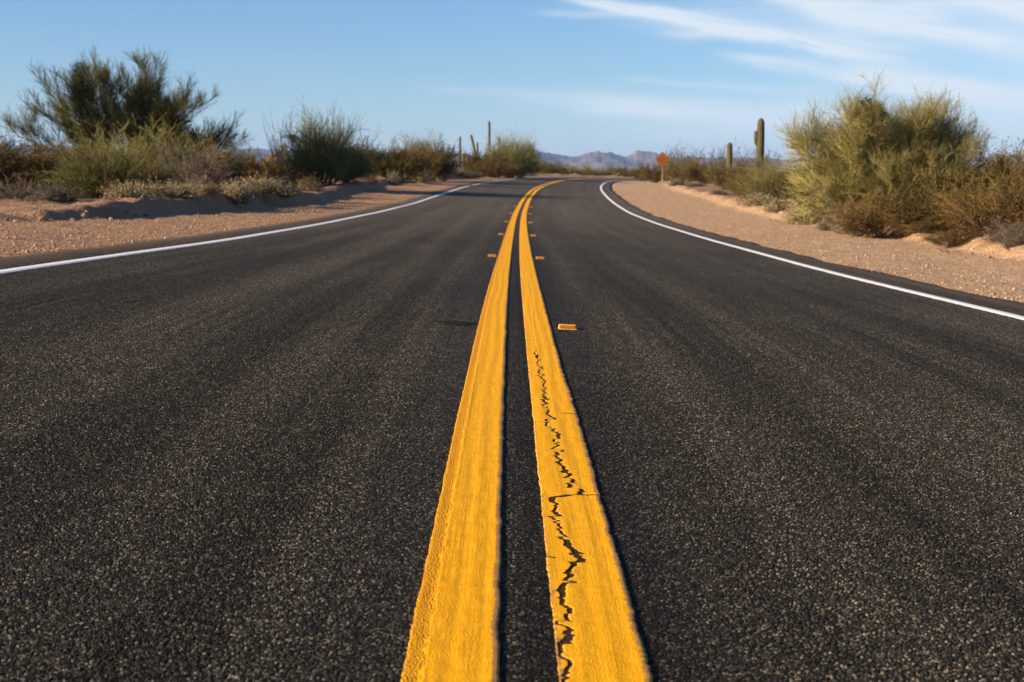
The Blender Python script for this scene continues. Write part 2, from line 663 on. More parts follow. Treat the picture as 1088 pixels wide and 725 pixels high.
M['burs_leaf'] = leaf_mat('bursage_leaves', [(.26, .20, .09), (.38, .30, .145), (.50, .40, .20), (.58, .48, .27)])
M['straw'] = leaf_mat('dry_straw', [(.24, .16, .075), (.34, .24, .12), (.44, .32, .17)])
M['grey_leaf'] = leaf_mat('grey_shrub_leaves', [(.10, .095, .065), (.15, .14, .095), (.21, .19, .13)])
M['green_leaf'] = leaf_mat('olive_leaves', [(.070, .080, .024), (.145, .148, .044), (.24, .225, .075), (.36, .315, .12)])
M['dry_stem'] = leaf_mat('dry_bare_stems', [(.09, .07, .05), (.16, .125, .09), (.24, .19, .14)], transl=0)
M['cholla'] = leaf_mat('cholla_joints', [(.20, .17, .06), (.30, .26, .10), (.40, .35, .16)], transl=0)


def rock_mat(name, cols):
    g = G(name, 0.9, 0.1)
    oi = g.N.new('ShaderNodeObjectInfo')
    geo = g.N.new('ShaderNodeNewGeometry')
    f = g.math('FRACT', g.math('ADD', oi.outputs['Random'], geo.outputs['Random Per Island']))
    c = g.ramp(f, list(zip((0, .4, .75, 1), cols)))
    n = g.noise(g.coord(), 25, 6, .7)
    c = g.mix(.6, c, g.ramp(n, [(.3, (.6, .6, .6)), (.7, (1.2, 1.2, 1.2))]), 'MULTIPLY')
    g.color(c)
    g.normal(g.bump(n, 0.01, .8))
    return g.m


M['rock'] = rock_mat('desert_rock', [(.17, .10, .065), (.30, .185, .12), (.42, .29, .20), (.52, .42, .33)])
M['pebble'] = rock_mat('pebbles', [(.24, .145, .085), (.37, .235, .145), (.45, .29, .185), (.52, .375, .26)])

# ------------------------------------------------------------------ ground
def build_ground():
    ang = np.linspace(R(-66), R(66), 760)
    r = np.concatenate([np.geomspace(4, 160, 560), np.geomspace(160, 26000, 150)[1:]])
    A_, R_ = np.meshgrid(ang, r)
    ax, ay = 0.0, -12.0
    X, Y = ax + R_ * np.sin(A_), ay + R_ * np.cos(A_)
    x, y = X.ravel(), Y.ravel()
    z = ground_z(x, y)
    me = mesh_np('desert_ground', np.stack([x, y, z], 1), grid_faces(*X.shape))
    s, t = to_road(x, y)
    et, bt = edge_t(s), berm_t(s)
    n = fbm(x * 0.8, y * 0.8, 3, 81)
    sh = sstep(t, et + .9, et + .2) * sstep(t, bt - .3, bt + .3)
    add_attr(me, 'shoulder', np.clip(sh + 0, 0, 1))
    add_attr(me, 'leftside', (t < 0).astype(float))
    fr = np.exp(-((t - et - .25) / .5) ** 2) * (0.7 + n) + 0.0
    add_attr(me, 'fresh', np.clip(fr, 0, 1))
    return tag(ob('desert_ground', me, M['soil']), kind='structure')


build_ground()

# ------------------------------------------------------------------ road and its painted lines
def line_mesh(name, s, tmat, zmat, skirt=True):
    """s (n,), tmat/zmat (n,m): offsets and heights over the road"""
    P = rpt(s[:, None], tmat, zmat)
    me = mesh_np(name, P.reshape(-1, 3), grid_faces(*tmat.shape))
    add_uv(me, np.stack([np.broadcast_to(s[:, None], tmat.shape).ravel(), tmat.ravel()], 1))
    return me


def build_road():
    s = np.concatenate([np.arange(-8, 30, 0.25), np.arange(30, 330, 0.75)])
    t = np.concatenate([[-4.34], np.linspace(-4.30, 4.30, 45), [4.34]])
    T = np.broadcast_to(t, (len(s), len(t))).copy()
    wl = 0.17 * fbm(s * 0.9, s * 0, 4, 101) + 0.02
    wr = 0.17 * fbm(s * 0.9, s * 0, 4, 111) + 0.02
    for c in (0, 1):
        T[:, c] -= wl
    for c in (-1, -2):
        T[:, c] += wr
    Zd = np.zeros_like(T)
    Zd[:, 0] = Zd[:, -1] = -0.10
    me = line_mesh('road', s, T, Zd)
    o = tag(ob('road', me, M['asphalt']), kind='structure')
    if ADAPTIVE:
        sc.cycles.feature_set = 'EXPERIMENTAL'
        sc.cycles.dicing_rate = 1.0
        sc.cycles.offscreen_dicing_scale = 6
        sc.cycles.max_subdivisions = 12
        md = o.modifiers.new('Subdivision', 'SUBSURF')
        md.subdivision_type = 'SIMPLE'
        md.levels = 0
        md.render_levels = 1
        o.cycles.use_adaptive_subdivision = True
    return o


road = build_road()
LZ = 0.0015


def row2s(row):
    a = R(7.186) + math.atan((row - 362.5) / 1400)
    return CAM_H / math.tan(a)


def stations(fine_to=13.0, end=185.0, fine=0.004):
    return np.concatenate([np.arange(-2, 1.5, 0.05), np.arange(1.5, 6.5, fine * .7), np.arange(6.5, fine_to, fine * 3), np.arange(fine_to, 40, 0.06), np.arange(40, end, 0.3)])


def rag(s, amp, seed):
    return amp * (fbm(s * 83, s * 0, 3, seed, .75) * 0.45 + 0.75 * np.clip(fbm(s * 19, s * 0, 4, seed + 3, .7), -.6, .25) + 0.5 * fbm(s * 3, s * 0, 3, seed + 5))


def profile(s, t, a, b, seed):
    """thermoplastic top: drag ridges along the line plus lumps"""
    f = (t - a) / (b - a)
    z = 0.0006 * np.sin(f * 19 + 1.1 * np.sin(s * 1.7) + seed) * 0.6
    z = z + 0.0009 * np.exp(-((f - 0.2) / 0.035) ** 2)
    z = z + 0.0007 * fbm(t * 60, s * 14, 3, seed)
    z = z + 0.0010 * np.sin(s * 62 + 3 * np.sin(s * 3)) * np.exp(-((f - .5) / .3) ** 2) * 0.35
    return z


def strip(s, ta, tb, nc, seed, lip_a=0.0, lip_b=0.0):
    """cross-section with skirts at both edges; returns t, z, dirt matrices"""
    f = np.linspace(0, 1, nc)
    T = ta[:, None] + (tb - ta)[:, None] * f
    Z = LZ + profile(s[:, None], T, -0.2, -0.05, seed)
    da, db = T - ta[:, None], tb[:, None] - T
    Z = Z - 0.0010 * np.exp(-da / 0.004) * (lip_a >= 0) - 0.0008 * np.exp(-db / 0.002) * (lip_b >= 0)
    D = abs(lip_a) * np.exp(-(da / 0.011) ** 2) * (lip_a > 0) + lip_b * np.exp(-(db / 0.014) ** 2) * (lip_b > 0)
    lo = np.full((len(s), 1), -0.006)
    a_, b_ = ta[:, None], tb[:, None]
    T = np.concatenate([a_, a_, T, b_, b_], 1)
    Z = np.concatenate([lo, Z[:, :1] - .0004, Z, Z[:, -1:] - .0004, lo], 1)
    da_ = D[:, :1] if lip_a >= 0 else np.full((len(s), 1), 2.6)
    db_ = D[:, -1:] if lip_b >= 0 else np.full((len(s), 1), 2.6)
    D = np.concatenate([da_, da_, D, db_, db_], 1)
    return T, Z, D


def build_yellow():
    s = stations()
    # left line: intact, brown lip on its inner edge
    ta = -0.203 + rag(s, 0.0030, 201)
    tb = -0.050 + rag(s, 0.0032, 211) + 0.006 * np.clip(fbm(s * 9, s * 0, 3, 213), 0, 1)
    T, Z, D = strip(s, ta, tb, 40, 3, 0.45, 1.0)
    # rough pale spill on the outer side
    me = line_mesh('yellow_line', s, T, Z)
    add_attr(me, 'dirt', D.ravel())
    ob('yellow_line', me, M['yellow'], road)
    # right line: a jagged crack runs through it lengthwise
    ta = 0.050 + rag(s, 0.0030, 221)
    tb = 0.203 + rag(s, 0.0065, 231)
    rows = [365, 385, 400, 436, 454, 483, 507.5, 520, 524, 528, 545, 557, 572, 579, 593, 606, 624, 651, 673, 691, 709, 725, 760, 800]
    frac = [.30, .30, .36, .31, .42, .42, .53, .62, .60, .18, .20, .25, .28, .35, .46, .24, .25, .10, .26, .13, .10, .07, .2, .3]
    ks = np.array([row2s(r) for r in rows])[::-1]
    kf = np.array(frac)[::-1]
    k = np.interp(s, ks, kf)
    # sharp-cornered path: slow drifts that jump back, with finer breaks on top
    rj = np.random.default_rng(243)

    def zig(lo, hi, amp, jump):
        ps, pv, q, v = [1.0], [0.0], 1.0, 0.0
        while q < 7.5:
            q += rj.uniform(lo, hi)
            v = np.clip(v * .6 + rj.normal(0, amp), -2.2 * amp, 2.2 * amp)
            ps.append(q)
            pv.append(v)
            if rj.random() < jump:
                q += rj.uniform(.002, .006)
                v = -v * rj.uniform(.4, 1.1)
                ps.append(q)
                pv.append(v)
        return np.interp(s, ps, pv)
    jag = zig(.02, .10, .055, .5) + zig(.006, .03, .030, .4) + zig(.004, .010, .011, .3)
    saw = 0
    on = sstep(s, 6.3, 5.9)
    fr = np.clip(k + (jag + saw) * on, 0.02, 0.95)
    tc = ta + (tb - ta) * fr
    hw = on * (0.0036 + 0.0012 * sstep(s, 3.6, 2.5) + 0.0008 * sstep(s, 5.0, 3.6)) * (0.62 + 1.1 * np.clip(fbm(s * 9, s * 0, 4, 257, .65) + .30, 0, 1))
    slope = np.gradient(tc, s)
    hw = (hw + 0.0006 * on) * np.sqrt(1 + np.minimum(0.8 * slope ** 2, 6))
    hw2 = hw * (1 + 1.4 * np.clip(fbm(s * 30, s * 0, 3, 263), 0, 1))
    # the outer edge has crumbled away between stations 5 and 8
    crum = sstep(s, 4.6, 5.6) * sstep(s, 16, 8)
    Ts, Zs, Ds, Ss = [], [], [], []
    v0, Vall, Fall, Dall, UV = 0, [], [], [], []
    tb2 = tb - crum * (0.010 + 0.006 * np.clip(fbm(s * 40, s * 0, 3, 271), -.5, 1))
    tb3 = tb2 + crum * 0.004 * (0.5 + fbm(s * 60, s * 0, 2, 273))
    parts = [(ta, tc - hw, 22, .55, -1), (tc + hw2, tb2, 30, -1, .9)]
    for a, b, nc, la, lb in parts:
        b = np.maximum(b, a + 0.002)
        T, Z, D = strip(s, a, b, nc, 9, la, lb)
        D[:, 2:-2] += (.62 * on[:, None] * np.exp(-(np.abs(T - tc[:, None]) - hw[:, None]).clip(0) / .0035))[:, 2:-2]
        # curled, broken lips along the crack
        dd = np.abs(T - tc[:, None])
        Z[:, 2:-2] += (0.0004 * np.exp(-dd / 0.008) * on[:, None] * (0.6 + vnoise(s * 30, s * 0, 281)[:, None]))[:, 2:-2]
        if True:
            cols = [-1, -2] if la > 0 else [0, 1]
            for c_ in cols:
                D[:, c_] = np.where(on > .01, 2.6, 0.0)
        P = rpt(s[:, None], T, Z).reshape(-1, 3)
        Vall.append(P)
        Fall.append(grid_faces(*T.shape) + v0)
        v0 += len(P)
        Dall.append(D.ravel())
        UV.append(np.stack([np.broadcast_to(s[:, None], T.shape).ravel(), T.ravel()], 1))
    # brown grit lying in the crack
    Tg = np.stack([np.maximum(tc - hw - .003, ta + .003), np.minimum(tc + hw2 + .003, tb2 - .003)], 1)
    sel = on > .05
    cm = line_mesh('crack_dirt', s[sel], Tg[sel], np.full_like(Tg[sel], .0002))
    ob('crack_dirt', cm, plain('crack_dirt', (.060, .030, .013), .95, .05, .7, 220), road)
    # crumbs of paint left outside the broken edge
    F = np.concatenate(Fall)
    V = np.concatenate(Vall)
    UVc = np.concatenate(UV)
    # transverse cracks: drop faces of the outer piece across a thin jagged row
    cen = UVc[F].mean(1)
    drop = np.zeros(len(F), bool)
    for row, a, b in ((524, .62, 1.02), (437, .66, 1.0), (592, -.02, .12)):
        s0 = row2s(row)
        tt = (cen[:, 1] - 0.05) / 0.153
        sl = s0 + 0.012 * fbm(tt * 9, tt * 0, 3, 291) + 0.01 * (tt - a)
        drop |= (np.abs(cen[:, 0] - sl) < 0.0042 + 0.002 * vnoise(tt * 30, tt * 0, 7)) & (tt > a) & (tt < b)
    me = mesh_np('yellow_line', V, F[~drop])
    add_uv(me, UVc)
    add_attr(me, 'dirt', np.concatenate(Dall))
    ob('yellow_line', me, M['yellow'], road)


build_yellow()


def build_edge_lines():
    for sgn in (-1, 1):
        s = np.concatenate([np.arange(2, 30, 0.03), np.arange(30, 230, 0.25)])
        a = sgn * 3.65 - 0.075 + rag(s, 0.004, 301 + sgn)
        b = sgn * 3.65 + 0.075 + rag(s, 0.004, 311 + sgn)
        f = np.linspace(0, 1, 6)
        T = a[:, None] + (b - a)[:, None] * f
        Z = np.full_like(T, 0.0035)
        Z[:, 0] = Z[:, -1] = -0.006
        me = line_mesh('white_line', s, T, Z)
        ob('white_line', me, M['white'], road)


build_edge_lines()


def build_patch():
    """black smear of adhesive where a marker has come off"""
    n = 40
    a = np.linspace(0, 2 * np.pi, n, endpoint=False)
    rr = 1 + 0.8 * fbm(a * 2.5, a * 0, 3, 321)
    V = [rpt(7.2, -0.34, 0.0022)]
    P = rpt(7.2 + 0.07 * rr * np.sin(a), -0.325 + 0.095 * rr * np.cos(a), 0.0018)
    V = np.vstack([V, P])
    F = np.array([[0, 1 + i, 1 + (i + 1) % n] for i in range(n)])
    ob('adhesive_smear', mesh_np('adhesive_smear', V, F), plain('bitumen', (.020, .017, .014), .9, .05, .4, 60), road)


build_patch()

# ------------------------------------------------------------------ raised pavement markers
M['marker_body'] = plain('marker_body', (.75, .40, .04), .6, .3, .3, 60)
M['reflector'] = plain('marker_reflector', (.34, .12, .012), .35, .4, .35, 200)


def marker_mesh(L, W, H, top, name):
    bm = bmesh.new()
    lo = [bm.verts.new((x * W / 2, y * L / 2, -0.004)) for x, y in ((-1, -1), (1, -1), (1, 1), (-1, 1))]
    hi = [bm.verts.new((x * W / 2 * .9, y * L / 2 * top, H)) for x, y in ((-1, -1), (1, -1), (1, 1), (-1, 1))]
    bm.faces.new(lo[::-1])
    bm.faces.new(hi)
    for i in range(4):
        j = (i + 1) % 4
        bm.faces.new((lo[i], lo[j], hi[j], hi[i]))
    bmesh.ops.bevel(bm, geom=bm.edges[:], offset=0.0018, segments=2, affect='EDGES')
    me = bpy.data.meshes.new(name)
    bm.to_mesh(me)
    bm.free()
    return me


def reflector_mesh():
    # framed lens on the sloping face towards the traffic
    bm = bmesh.new()
    L, W, H, top = .1, .1, .019, .45
    def pt(x, k, out):
        y = -L / 2 + (L / 2 - L / 2 * top) * k
        z = H * k
        nrm = Vector((0, -H, L / 2 * (1 - top))).normalized()
        return Vector((x, y, z)) + nrm * out
    vs_ = [[bm.verts.new(pt(x, k, .0005 if e else .0016)) for x, k, e in row] for row in
           [[(-.043, .12, 1), (-.0405, .2, 0)], [(.043, .12, 1), (.0405, .2, 0)], [(.043, .92, 1), (.0405, .84, 0)], [(-.043, .92, 1), (-.0405, .84, 0)]]]
    for i in range(4):
        j = (i + 1) % 4
        bm.faces.new((vs_[i][0], vs_[j][0], vs_[j][1], vs_[i][1]))
    bm.faces.new([v[1] for v in vs_])
    me = bpy.data.meshes.new('reflector')
    bm.to_mesh(me)
    bm.free()
    return me


def build_markers():
    mb = marker_mesh(.1, .1, .019, .45, 'body')
    rm = reflector_mesh()
    mb.materials.append(M['marker_body'])
    rm.materials.append(M['reflector'])
    spots = [(7.2, .285, 'amber raised road marker right of the cracked yellow line, largest and nearest one'),
             (15.4, -.272, 'amber raised road marker left of the yellow lines, first one past the black adhesive smear'),
             (15.35, .288, 'amber raised road marker right of the yellow lines, second one up the road'),
             (23.0, -.272, 'amber raised road marker left of the yellow lines, second one past the black adhesive smear'),
             (23.0, .288, 'amber raised road marker right of the yellow lines, third one up the road'),
             (30.8, -.272, None), (30.8, .288, None), (38.5, -.272, None), (38.5, .288, None), (46.2, -.272, None), (46.2, .288, None)]
    for s, t, lab in spots:
        th = float(np.interp(s, RS, RTH))
        e = bpy.data.objects.new('pavement_marker', None)
        COL.objects.link(e)
        e.location = Vector(rpt(s, t, 0.0))
        e.rotation_euler = (0, math.atan(float(np.interp(s, RS, RB))), -th)
        e.empty_display_size = .05
        if lab is None:
            lab = 'tiny far-off amber marker beside the double yellow line, past the third row of markers'
        tag(e, lab, 'road marker', 'raised markers along the double yellow line')
        ob('body', mb, None, e)
        ob('reflector', rm, None, e)


build_markers()

# ------------------------------------------------------------------ vegetation tools
def unit(v):
    return v / np.maximum(np.linalg.norm(v, axis=-1, keepdims=True), 1e-9)


def fan(B, D, L, up=0.0, K=3, wig=0.0, r=rng):
    """polylines from points B along D, length L, bending by up (z)"""
    u = np.linspace(0, 1, K)[None, :, None]
    P = B[:, None, :] + D[:, None, :] * (L[:, None, None] * u)
    P[..., 2] += up * L[:, None] * u[..., 0] ** 2
    if wig:
        w = r.normal(0, 1, (len(B), K, 3)) * wig * L[:, None, None]
        w[:, 0] = 0
        P = P + w * u
    return P


def tubes(P, r0, r1, sides=3):
    """(N,K,3) -> verts, quad faces; radius tapers from r0 to r1"""
    N, K, _ = P.shape
    tan = unit(np.gradient(P, axis=1))
    ref = np.where(np.abs(tan[..., 2:3]) > .8, np.array([1., 0, 0]), np.array([0, 0, 1.]))
    a = unit(np.cross(tan, ref))
    b = np.cross(tan, a)
    r0, r1 = np.broadcast_to(r0, (N,)), np.broadcast_to(r1, (N,))
    u = np.linspace(0, 1, K)
    rad = r0[:, None] + (r1 - r0)[:, None] * u
    ang = np.arange(sides) * 2 * np.pi / sides
    V = P[:, :, None, :] + rad[:, :, None, None] * (a[:, :, None, :] * np.cos(ang)[:, None] + b[:, :, None, :] * np.sin(ang)[:, None])
    n, k, s_ = np.meshgrid(np.arange(N), np.arange(K - 1), np.arange(sides), indexing='ij')
    base = n * K * sides + k * sides
    s2 = (s_ + 1) % sides
    F = np.stack([base + s_, base + s2, base + sides + s2, base + sides + s_], -1).reshape(-1, 4)
    return V.reshape(-1, 3), F


def leaves(C, length, width, D=None, r=rng):
    """small leaf-shaped quads (kites) centred on C"""
    N = len(C)
    d = unit(r.normal(0, 1, (N, 3)) + (0 if D is None else D * 1.5))
    w = unit(np.cross(d, r.normal(0, 1, (N, 3))))
    l = (length * r.uniform(.6, 1.3, N))[:, None]
    ww = (width * r.uniform(.6, 1.3, N))[:, None]
    V = np.stack([C - d * l * .5, C + w * ww * .5, C + d * l * .5, C - w * ww * .5], 1)
    F = np.arange(N * 4).reshape(N, 4)
    return V.reshape(-1, 3), F


def join(lst):
    V, F, o = [], [], 0
    for v, f in lst:
        V.append(v)
        F.append(f + o)
        o += len(v)
    return np.concatenate(V), np.concatenate(F)


def along(P, idx, u):
    """points and tangents at parameter u on polylines P[idx]"""
    K = P.shape[1]
    f = u * (K - 1)
    i = np.minimum(f.astype(int), K - 2)
    w = (f - i)[:, None]
    a, b = P[idx, i], P[idx, i + 1]
    return a * (1 - w) + b * w, unit(b - a)


def rnd(r, n):
    return unit(r.normal(0, 1, (n, 3)))


UP = np.array([0, 0, 1.])


def palo_verde(tips, seed, n2=16, n3=12, n4=7, tw=0.0032, l2=.75, l3=.42, l4=.26, spread=.6, base_r=.075, low=.3, upk=.45, leaf=1):
    """tips: list of (x, z) outline points the limbs reach, y is spread at random"""
    r = np.random.default_rng(seed)
    T = []
    for (x, z) in tips:
        T.append((x, r.uniform(-.9, .9) * min(1.6, .5 + abs(z) * .35), z))
    T = np.array(T)
    N = len(T)
    B = np.stack([r.normal(0, .12, N) + T[:, 0] * .06, r.normal(0, .12, N), np.full(N, -.05)], 1)
    K = 7
    u = np.linspace(0, 1, K)[None, :, None]
    mid = B + (T - B) * np.array([.35, .35, .55]) + r.normal(0, .10, (N, 3))
    limbs = (1 - u) ** 2 * B[:, None] + 2 * u * (1 - u) * mid[:, None] + u ** 2 * T[:, None]
    limbs = limbs + r.normal(0, .03, limbs.shape) * u
    Ls = np.linalg.norm(T - B, axis=1)
    trunk = [tubes(limbs, base_r * r.uniform(.6, 1.1, N), .008, 6)]
    i2 = np.repeat(np.arange(N), n2)
    b2, t2 = along(limbs, i2, r.uniform(low, 1, len(i2)))
    d2 = unit(t2 * .8 + UP * upk * .7 + rnd(r, len(i2)) * spread * 1.1)
    p2 = fan(b2, d2, l2 * r.uniform(.5, 1.2, len(i2)) * np.minimum(1, Ls[i2] / 2.0 + .2), .10, 4, .05, r)
    trunk.append(tubes(p2, .011, .004, 4))
    i3 = np.repeat(np.arange(len(i2)), n3)
    b3, t3 = along(p2, i3, r.uniform(.15, 1, len(i3)))
    d3 = unit(t3 * .9 + UP * upk * .6 + rnd(r, len(i3)) * spread)
    p3 = fan(b3, d3, l3 * r.uniform(.5, 1.3, len(i3)), .05, 3, .05, r)
    crown = [tubes(p3, .0045, .0028, 3)]
    i4 = np.repeat(np.arange(len(i3)), n4)
    b4, t4 = along(p3, i4, r.uniform(.2, 1, len(i4)))
    d4 = unit(t4 + UP * upk * .4 + rnd(r, len(i4)) * spread * .9)
    p4 = fan(b4, d4, l4 * r.uniform(.4, 1.3, len(i4)), .04, 3, .04, r)
    crown.append(tubes(p4, tw, tw * .5, 3))
    if leaf:
        il = np.repeat(np.arange(len(i4)), leaf)
        cl, tl = along(p4, il, r.uniform(.3, 1, len(il)))
        crown.append(leaves(cl, .026, .011, tl, r))
    return join(trunk), join(crown)


def clump(center, rad, n, seed, tw=.004):
    r = np.random.default_rng(seed)
    d = rnd(r, n)
    b = np.array(center) + d * (rad * r.uniform(.1, .7, n))[:, None] * np.array([1, 1, 1.2])
    p = fan(b, unit(d + rnd(r, n) * .9), np.full(n, rad * .5), 0, 3, .08, r)
    q = leaves(p[:, 2] + r.normal(0, rad * .06, (n, 3)), rad * .16, rad * .06, None, r)
    return join([tubes(p, tw, tw * .6, 3), q])


def shrub(seed, ns=28, n2=8, n3=5, nl=4, ang=(8, 52), rad=.006, leaf=(.030, .016), arch=.0, l2=.34, l3=.17, low=.3, wig=.04):
    """unit shrub, about 1 high and 1 wide: many stems fanning from the base"""
    r = np.random.default_rng(seed)
    a = R(1) * (ang[0] + (ang[1] - ang[0]) * np.sqrt(r.uniform(0, 1, ns)))
    ph = r.uniform(0, 2 * np.pi, ns)
    D = np.stack([np.sin(a) * np.cos(ph), np.sin(a) * np.sin(ph), np.cos(a)], 1)
    B = np.stack([r.normal(0, .05, ns), r.normal(0, .05, ns), np.full(ns, -.03)], 1)
    Ls = r.uniform(.6, 1.0, ns) * (1 - .25 * (a / R(60)))
    p1 = fan(B, D, Ls, arch, 5, wig, r)
    stems = [tubes(p1, rad * 1.6, rad * .6, 4)]
    i2 = np.repeat(np.arange(ns), n2)
    b2, t2 = along(p1, i2, r.uniform(low, 1, len(i2)))
    p2 = fan(b2, unit(t2 + rnd(r, len(i2)) * .75), l2 * r.uniform(.4, 1.2, len(i2)), .06, 3, .06, r)
    stems.append(tubes(p2, rad * .7, rad * .4, 3))
    i3 = np.repeat(np.arange(len(i2)), n3)
    b3, t3 = along(p2, i3, r.uniform(.2, 1, len(i3)))
    p3 = fan(b3, unit(t3 + rnd(r, len(i3)) * .8), l3 * r.uniform(.4, 1.3, len(i3)), .03, 3, .06, r)
    fol = [tubes(p3, rad * .45, rad * .3, 3)]
    il = np.repeat(np.arange(len(i3)), nl)
    cl, tl = along(p3, il, r.uniform(.1, 1, len(il)))
    fol.append(leaves(cl + r.normal(0, .012, cl.shape), leaf[0], leaf[1], tl, r))
    return join(stems), join(fol)


def mound(seed, n=500, nl=7, leaf=(.045, .02), h=.8, hairy=.35):
    """unit low rounded shrub, 1 wide: short twigs radiating from a domed heart"""
    r = np.random.default_rng(seed)
    d = rnd(r, n)
    d[:, 2] = np.abs(d[:, 2])
    lump = 1 + .45 * fbm(d[:, 0] * 2.2 + 5, d[:, 1] * 2.2 + d[:, 2] * 1.7, 3, seed)
    b = d * (r.uniform(.05, .55, n) * .55 * lump)[:, None] * np.array([1, 1, h * 1.3])
    p = fan(b, unit(d + rnd(r, n) * .6 + UP * .25), hairy * r.uniform(.4, 1.1, n) * lump, .04, 3, .08, r)
    st = tubes(p, .005, .003, 3)
    il = np.repeat(np.arange(n), nl)
    c, t = along(p, il, r.uniform(.15, 1, len(il)))
    fo = leaves(c + r.normal(0, .015, c.shape), leaf[0], leaf[1], t, r)
    return st, fo


def bare(seed, ns=13, n2=5, rad=.006, ang=(4, 40)):
    r = np.random.default_rng(seed)
    a = R(1) * r.uniform(ang[0], ang[1], ns)
    ph = r.uniform(0, 2 * np.pi, ns)
    D = np.stack([np.sin(a) * np.cos(ph), np.sin(a) * np.sin(ph), np.cos(a)], 1)
    p1 = fan(np.zeros((ns, 3)) - [0, 0, .03], D, r.uniform(.65, 1.05, ns), -.06, 6, .03, r)
    i2 = np.repeat(np.arange(ns), n2)
    b2, t2 = along(p1, i2, r.uniform(.3, .95, len(i2)))
    p2 = fan(b2, unit(t2 + rnd(r, len(i2)) * .5 + UP * .2), r.uniform(.1, .35, len(i2)), .05, 4, .05, r)
    return tubes(p1, rad * 1.7, rad * .6, 5), tubes(p2, rad * .7, rad * .35, 3)


# mesh library: kind -> list of variants, each {part name: (mesh, material)}
LIB = {}


def lib(kind, variants):
    LIB[kind] = []
    for v in variants:
        d = {}
        for pn, (vf, mat) in v.items():
            me = mesh_np(kind + '_' + pn, vf[0], vf[1], smooth=False)
            me.materials.append(mat)
            d[pn] = me
        LIB[kind].append(d)


def two(gen, a, b, ma, mb):
    st, fo = gen
    return {a: (st, ma), b: (fo, mb)}


lib('creosote', [two(shrub(400 + i, 34, 9, 6, 5, (6, 55)), 'stems', 'foliage', M['creo_stem'], M['creo_leaf']) for i in range(4)])
lib('airy', [two(shrub(420 + i, 20, 6, 4, 4, (5, 40), .005, (.030, .016), 0, .30, .14, .45), 'stems', 'foliage', M['creo_stem'], M['grey_leaf']) for i in range(2)])
lib('olive', [two(shrub(430 + i, 46, 12, 8, 2, (4, 58), .0045, (.024, .010), 0, .40, .22, .25), 'stems', 'foliage', M['pv_limb'], M['green_leaf']) for i in range(3)])
lib('pale', [two(shrub(440 + i, 46, 12, 8, 2, (4, 58), .0045, (.024, .010), 0, .40, .22, .2), 'stems', 'foliage', M['pv_limb'], M['pale_leaf']) for i in range(2)])
lib('rusty', [two(shrub(450 + i, 36, 9, 6, 4, (8, 62)), 'stems', 'foliage', M['creo_stem'], M['rust_leaf']) for i in range(2)])
lib('bursage', [two(mound(460 + i), 'stems', 'foliage', M['dry_stem'], M['burs_leaf']) for i in range(4)])
lib('straw', [two(mound(470 + i, 600, 5, (.08, .010), .9, .45), 'stems', 'foliage', M['dry_stem'], M['straw']) for i in range(2)])
lib('grey', [two(mound(480 + i, 460, 7, (.05, .02), .7), 'stems', 'foliage', M['dry_stem'], M['grey_leaf']) for i in range(3)])
lib('bare', [two(bare(490 + i), 'stems', 'twigs', M['dry_stem'], M['dry_stem']) for i in range(2)])
lib('drytwig', [two(shrub(500 + i, 34, 7, 4, 1, (5, 62), .0075, (.02, .008)), 'stems', 'twigs', M['dry_stem'], M['dry_stem']) for i in range(2)])
_used = {}
_pr = random.Random(3)


def spot(px, Y):
    """ground point at distance Y straight ahead, px pixels across the photograph"""
    x = (px - 544) / 1400.0 * (Y * 0.992 + 0.1)
    return x, Y, gz(x, Y)


NAMES = {'creosote': ('creosote_bush', 'bush'), 'airy': ('creosote_bush', 'bush'), 'olive': ('desert_shrub', 'shrub'), 'pale': ('palo_verde_shrub', 'shrub'),
         'rusty': ('desert_shrub', 'shrub'), 'bursage': ('bursage_shrub', 'low shrub'), 'straw': ('grass_tussock', 'grass tuft'), 'grey': ('bursage_shrub', 'low shrub'),
         'bare': ('bare_shrub', 'dry shrub'), 'drytwig': ('dry_shrub', 'dry shrub')}


def put(kind, px, Y, top, wpx, label, group=None, depth=None, sink=0.0):
    """a shrub whose crown reaches row `top` of the photograph, wpx wide there"""
    x, y, z = spot(px, Y)
    base_row = 186 + 1400 * (CAM_H - z) / Y
    h = max(0.15, (base_row - top) / 1400 * Y)
    w = wpx / 1400 * Y
    if kind == 'bursage':
        h, w = h * 1.3, w * 1.1
    vs_ = LIB[kind]
    n = _used.get(kind, 0)
    _used[kind] = n + 1
    v = vs_[n % len(vs_)]
    nm, cat = NAMES[kind]
    e = bpy.data.objects.new(nm, None)
    COL.objects.link(e)
    e.location = (x, y, z - sink)
    e.rotation_euler = (0, 0, _pr.uniform(0, 6.28))
    unit_w, unit_h = {'bursage': (.95, .62), 'grey': (1.05, .62), 'straw': (1.15, .85), 'pale': (1.1, 1.12), 'olive': (1.1, .98), 'drytwig': (1.1, .95), 'rusty': (1.1, 1.04), 'creosote': (1.1, .95)}.get(kind, (1.10, .86))
    e.scale = (w / unit_w, (depth or w) / unit_w, h / unit_h)
    if depth:
        e.rotation_euler = (0, 0, _pr.choice([0, math.pi]))
    tag(e, label, cat, group)
    for pn, me in v.items():
        ob(pn, me, None, e)
    return e


